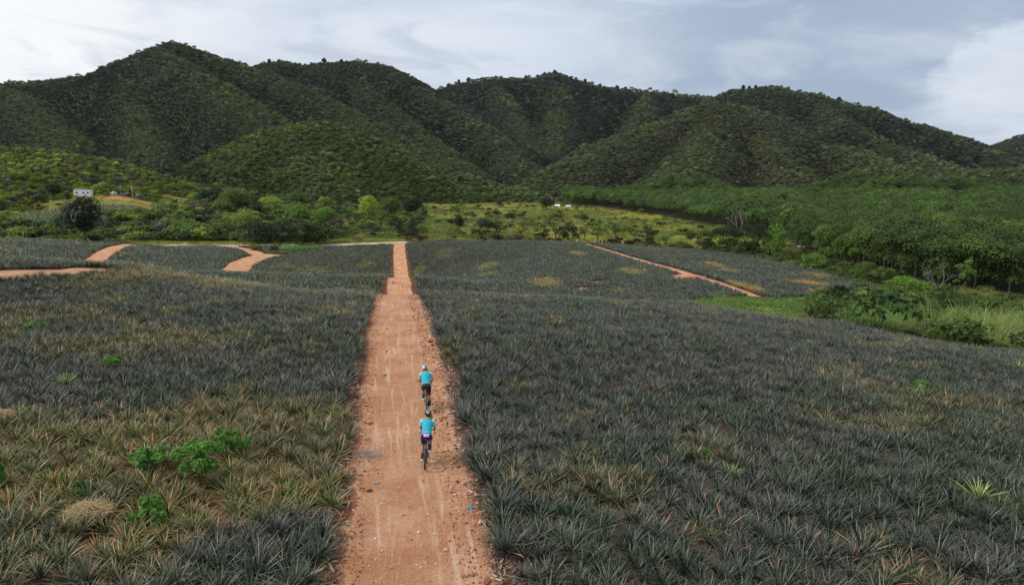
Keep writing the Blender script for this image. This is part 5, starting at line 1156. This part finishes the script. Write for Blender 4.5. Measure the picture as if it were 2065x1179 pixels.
# creeper patch and scrub by the concrete road
x, y, z = hit(598, 503, 170, 230); q = np.random.default_rng(5); lb = [(q.uniform(-7, 7), q.uniform(-2.2, 2.2), q.uniform(.1, .7), 1.5, 1.3, .55) for _ in range(26)]; v, f, kv = leaf_cloud(q, lb, 2600, .42, .8, .6); t_ = tag(empty('creeper_patch', (x, y, z)), 'bright green creeper sprawling below the concrete road', 'creeper'); o = link('leaves', fast_mesh('leaves', v, f, M_LEAF, kv), t_); o['tint'] = [.15, .36, .045]
make_tree('small_bush', 951, *hit(512, 505, 170, 230)[:2], 1.9, 4.4, OG, 'low olive bush at the fork of the red path and the concrete road', None, 'bush', 'bush', .4)
make_tree('small_bush', 952, *hit(553, 507, 170, 230)[:2], 2.0, 2.8, (.09, .11, .04), 'low grey green bush just left of the bright creeper', None, 'bush', 'bush', .4)
# white cabin: three units in a row, windows with dark panes
M_CAB = plain('white_panel', (.78, .79, .80), .5, var=.04); M_GLS = plain('dark_glass', (.03, .04, .06), .15); M_GRY = plain('grey_sheet', (.45, .46, .44), .5, var=.2, scale=4); M_DRK = plain('dark_sheet', (.12, .10, .13), .6); M_POLE = plain('pole_concrete', (.50, .48, .45), .8); M_ROOFW = plain('white_roof', (.80, .80, .80), .4)
def place(px, py, ym, wpx, rz=0.0, name='', lab='', cat=''):
    x, y, z = hit(px, py, ym, 700); return tag(empty(name, (x, y, z), rz), lab, cat), wpx/FPX*y
cab, w_ = place(169, 398, 335, 33, .0, 'portable_cabin', 'long white portable cabin with three dark windows on the far left slope', 'cabin'); h_ = w_*.42
mb = MB(); mb.box((-w_*.18, 0, h_*.55), (w_*.64, 2.6, h_), None, .03); mb.box((w_*.32, -.05, h_*.54), (w_*.355, 2.6, h_*.96), None, .03); mb.build('wall', M_CAB, cab, False)
mb = MB(); mb.box((-w_*.18, 0, h_*1.07), (w_*.66, 2.75, .10)); mb.box((w_*.325, -.05, h_*1.045), (w_*.36, 2.75, .09)); mb.build('roof', M_GRY, cab, False)
mb = MB()
for k in range(6): mb.box((-w_*.45+w_*.18*k, -.9, .0), (.3, .3, .55))
mb.build('footing', M_POLE, cab, False)
for fx_ in (-.31, .09, .36):
    mb = MB(); mb.box((w_*fx_, -1.32, h_*.62), (1.05, .06, .95)); wd = mb.build('window', M_POLE, cab, False); mb = MB(); mb.box((w_*fx_, -1.36, h_*.62), (.85, .04, .75)); mb.build('pane', M_GLS, wd, False)
mb = MB(); mb.box((w_*.22, -1.48, h_*.30), (.8, .35, .55), None, .03); mb.build('air_conditioner', M_DRK, cab, False)
def shed(px, py, ym, wpx, hr, wallm, roofm, name, lab, rz=0.0, slope=.25, dp=3.5):
    t_, w_ = place(px, py, ym, wpx, rz, name, lab, 'shed'); h_ = w_*hr; mb = MB(); mb.box((0, 0, h_*.4), (w_*.92, dp*.9, h_*.8+.2)); mb.build('wall', wallm, t_, False)
    mb = MB(); mb.box((0, 0, h_*.92+.1), (w_, dp, .10), Euler((slope, 0, 0)).to_matrix()); mb.build('roof', roofm, t_, False); mb = MB(); mb.box((w_*.15, -dp*.455, h_*.33), (w_*.22, .06, h_*.6)); mb.build('door', M_DRK, t_, False)
shed(233, 395, 338, 15, .42, M_GRY, M_ROOFW, 'shed', 'small pale grey shed with flat roof right of the white cabin')
shed(251, 396, 338, 15, .38, M_DRK, M_GRY, 'shed', 'dark low shed between the pale grey shed and the truck')
shed(1124, 419, 330, 10, .42, M_GRY, M_ROOFW, 'shed', 'bright white roofed shed beside the far dark tree', 0, .35, 4)
shed(1146, 420, 330, 11, .34, M_GRY, M_GRY, 'shed', 'dull roofed shed right of the bright white roofed one', 0, .35, 4)
# truck
tk, w_ = place(281, 400, 335, 22, .0, 'small_truck', 'white cabbed truck with blue bed parked at the right end of the cleared ground', 'truck')
mb = MB(); mb.box((-1.35, 0, 1.35), (1.7, 1.9, 1.7), None, .12); mb.build('cab', M_CAB, tk, False); mb = MB(); mb.box((-1.35, -.97, 1.75), (1.0, .04, .6)); mb.build('window', M_GLS, tk, False)
mb = MB(); mb.box((1.2, 0, 1.15), (3.2, 2.0, .75), None, .03); mb.build('bed', plain('blue_paint', (.05, .12, .36), .5), tk, False); mb = MB(); mb.box((.2, 0, .62), (5.0, .8, .22)); mb.build('chassis', M_DRK, tk, False)
for wx in (-1.4, 1.5):
    for wy in (-.85, .85): mb = MB(); mb.tube([(wx, wy-.13, .42), (wx, wy+.13, .42)], .42, 16); wl = mb.build('wheel', M_RUB, tk); mb = MB(); mb.tube([(wx, wy-.14, .42), (wx, wy+.14, .42)], .2, 12); mb.build('rim', M_GRY, wl)
for px, py, hp, lab in ((244.5, 396, 20, 'utility pole standing between the two sheds by the cabin'), (268, 403, 26, 'utility pole standing left of the white and blue truck')):
    t_, _ = place(px, py, 335, 1, 0, 'utility_pole', lab, 'pole'); hh_ = hp/FPX*t_.location.y; mb = MB(); mb.tube([(0, 0, -.3), (0, 0, hh_)], [.16, .10], 8); mb.build('shaft', M_POLE, t_); mb = MB(); mb.box((0, 0, hh_*.9), (1.3, .1, .1)); mb.build('crossarm', M_POLE, t_, False)
for i, (px, py, lab) in enumerate(((1163, 491, 'white stake on the crest, leftmost, alone left of the narrow path top'), (1200, 492, 'white stake just right of the narrow path top'), (1214, 494, 'white stake, second to the right of the narrow path top'), (1256, 496, 'white stake farthest right along the back of the right field'))):
    x, y, z = hit(px, py, 190, 260); mb = MB(); mb.tube([(0, 0, -.2), (.05*(-1)**i, 0, 1.6)], [.07, .06], 6); mb.box((.05*(-1)**i, 0, 1.62), (.16, .16, .06)); o = mb.build('stake', M_CAB); o.location = (x, y, z); tag(o, lab, 'stake')
x, y, z = hit(1606, 499, 180, 400); mb = MB(); mb.box((0, 0, .2), (5.0, 3.4, .35), None, .08); mb.box((.3, 2.2, .1), (4.2, 1.0, .3), None, .05); o = mb.build('concrete_slab', plain('pale_slab', (.46, .38, .32), .9, var=.2, scale=2), smooth=False); o.location = (x, y, z); tag(o, 'pale concrete slab showing before the plantation right of the big dark bushes', 'slab')

# ---------------------------------------------------------------- the air
hz_m = bpy.data.materials.new('air'); hz_m.use_nodes = True; t = NT(hz_m.node_tree); t.n.clear()
pv = t.add('ShaderNodeVolumePrincipled'); pv.inputs['Color'].default_value = (.80, .88, 1.0, 1); pv.inputs['Density'].default_value = .000016; pv.inputs['Anisotropy'].default_value = .2
om = t.add('ShaderNodeOutputMaterial'); t.l.new(pv.outputs[0], om.inputs['Volume'])
mb = MB(); mb.box((0, 2950, 180), (38000, 6200, 420)); hz = mb.build('haze', hz_m, smooth=False); tag(hz, kind='stuff', label='thin bluish air over the fields and hills', cat='haze')
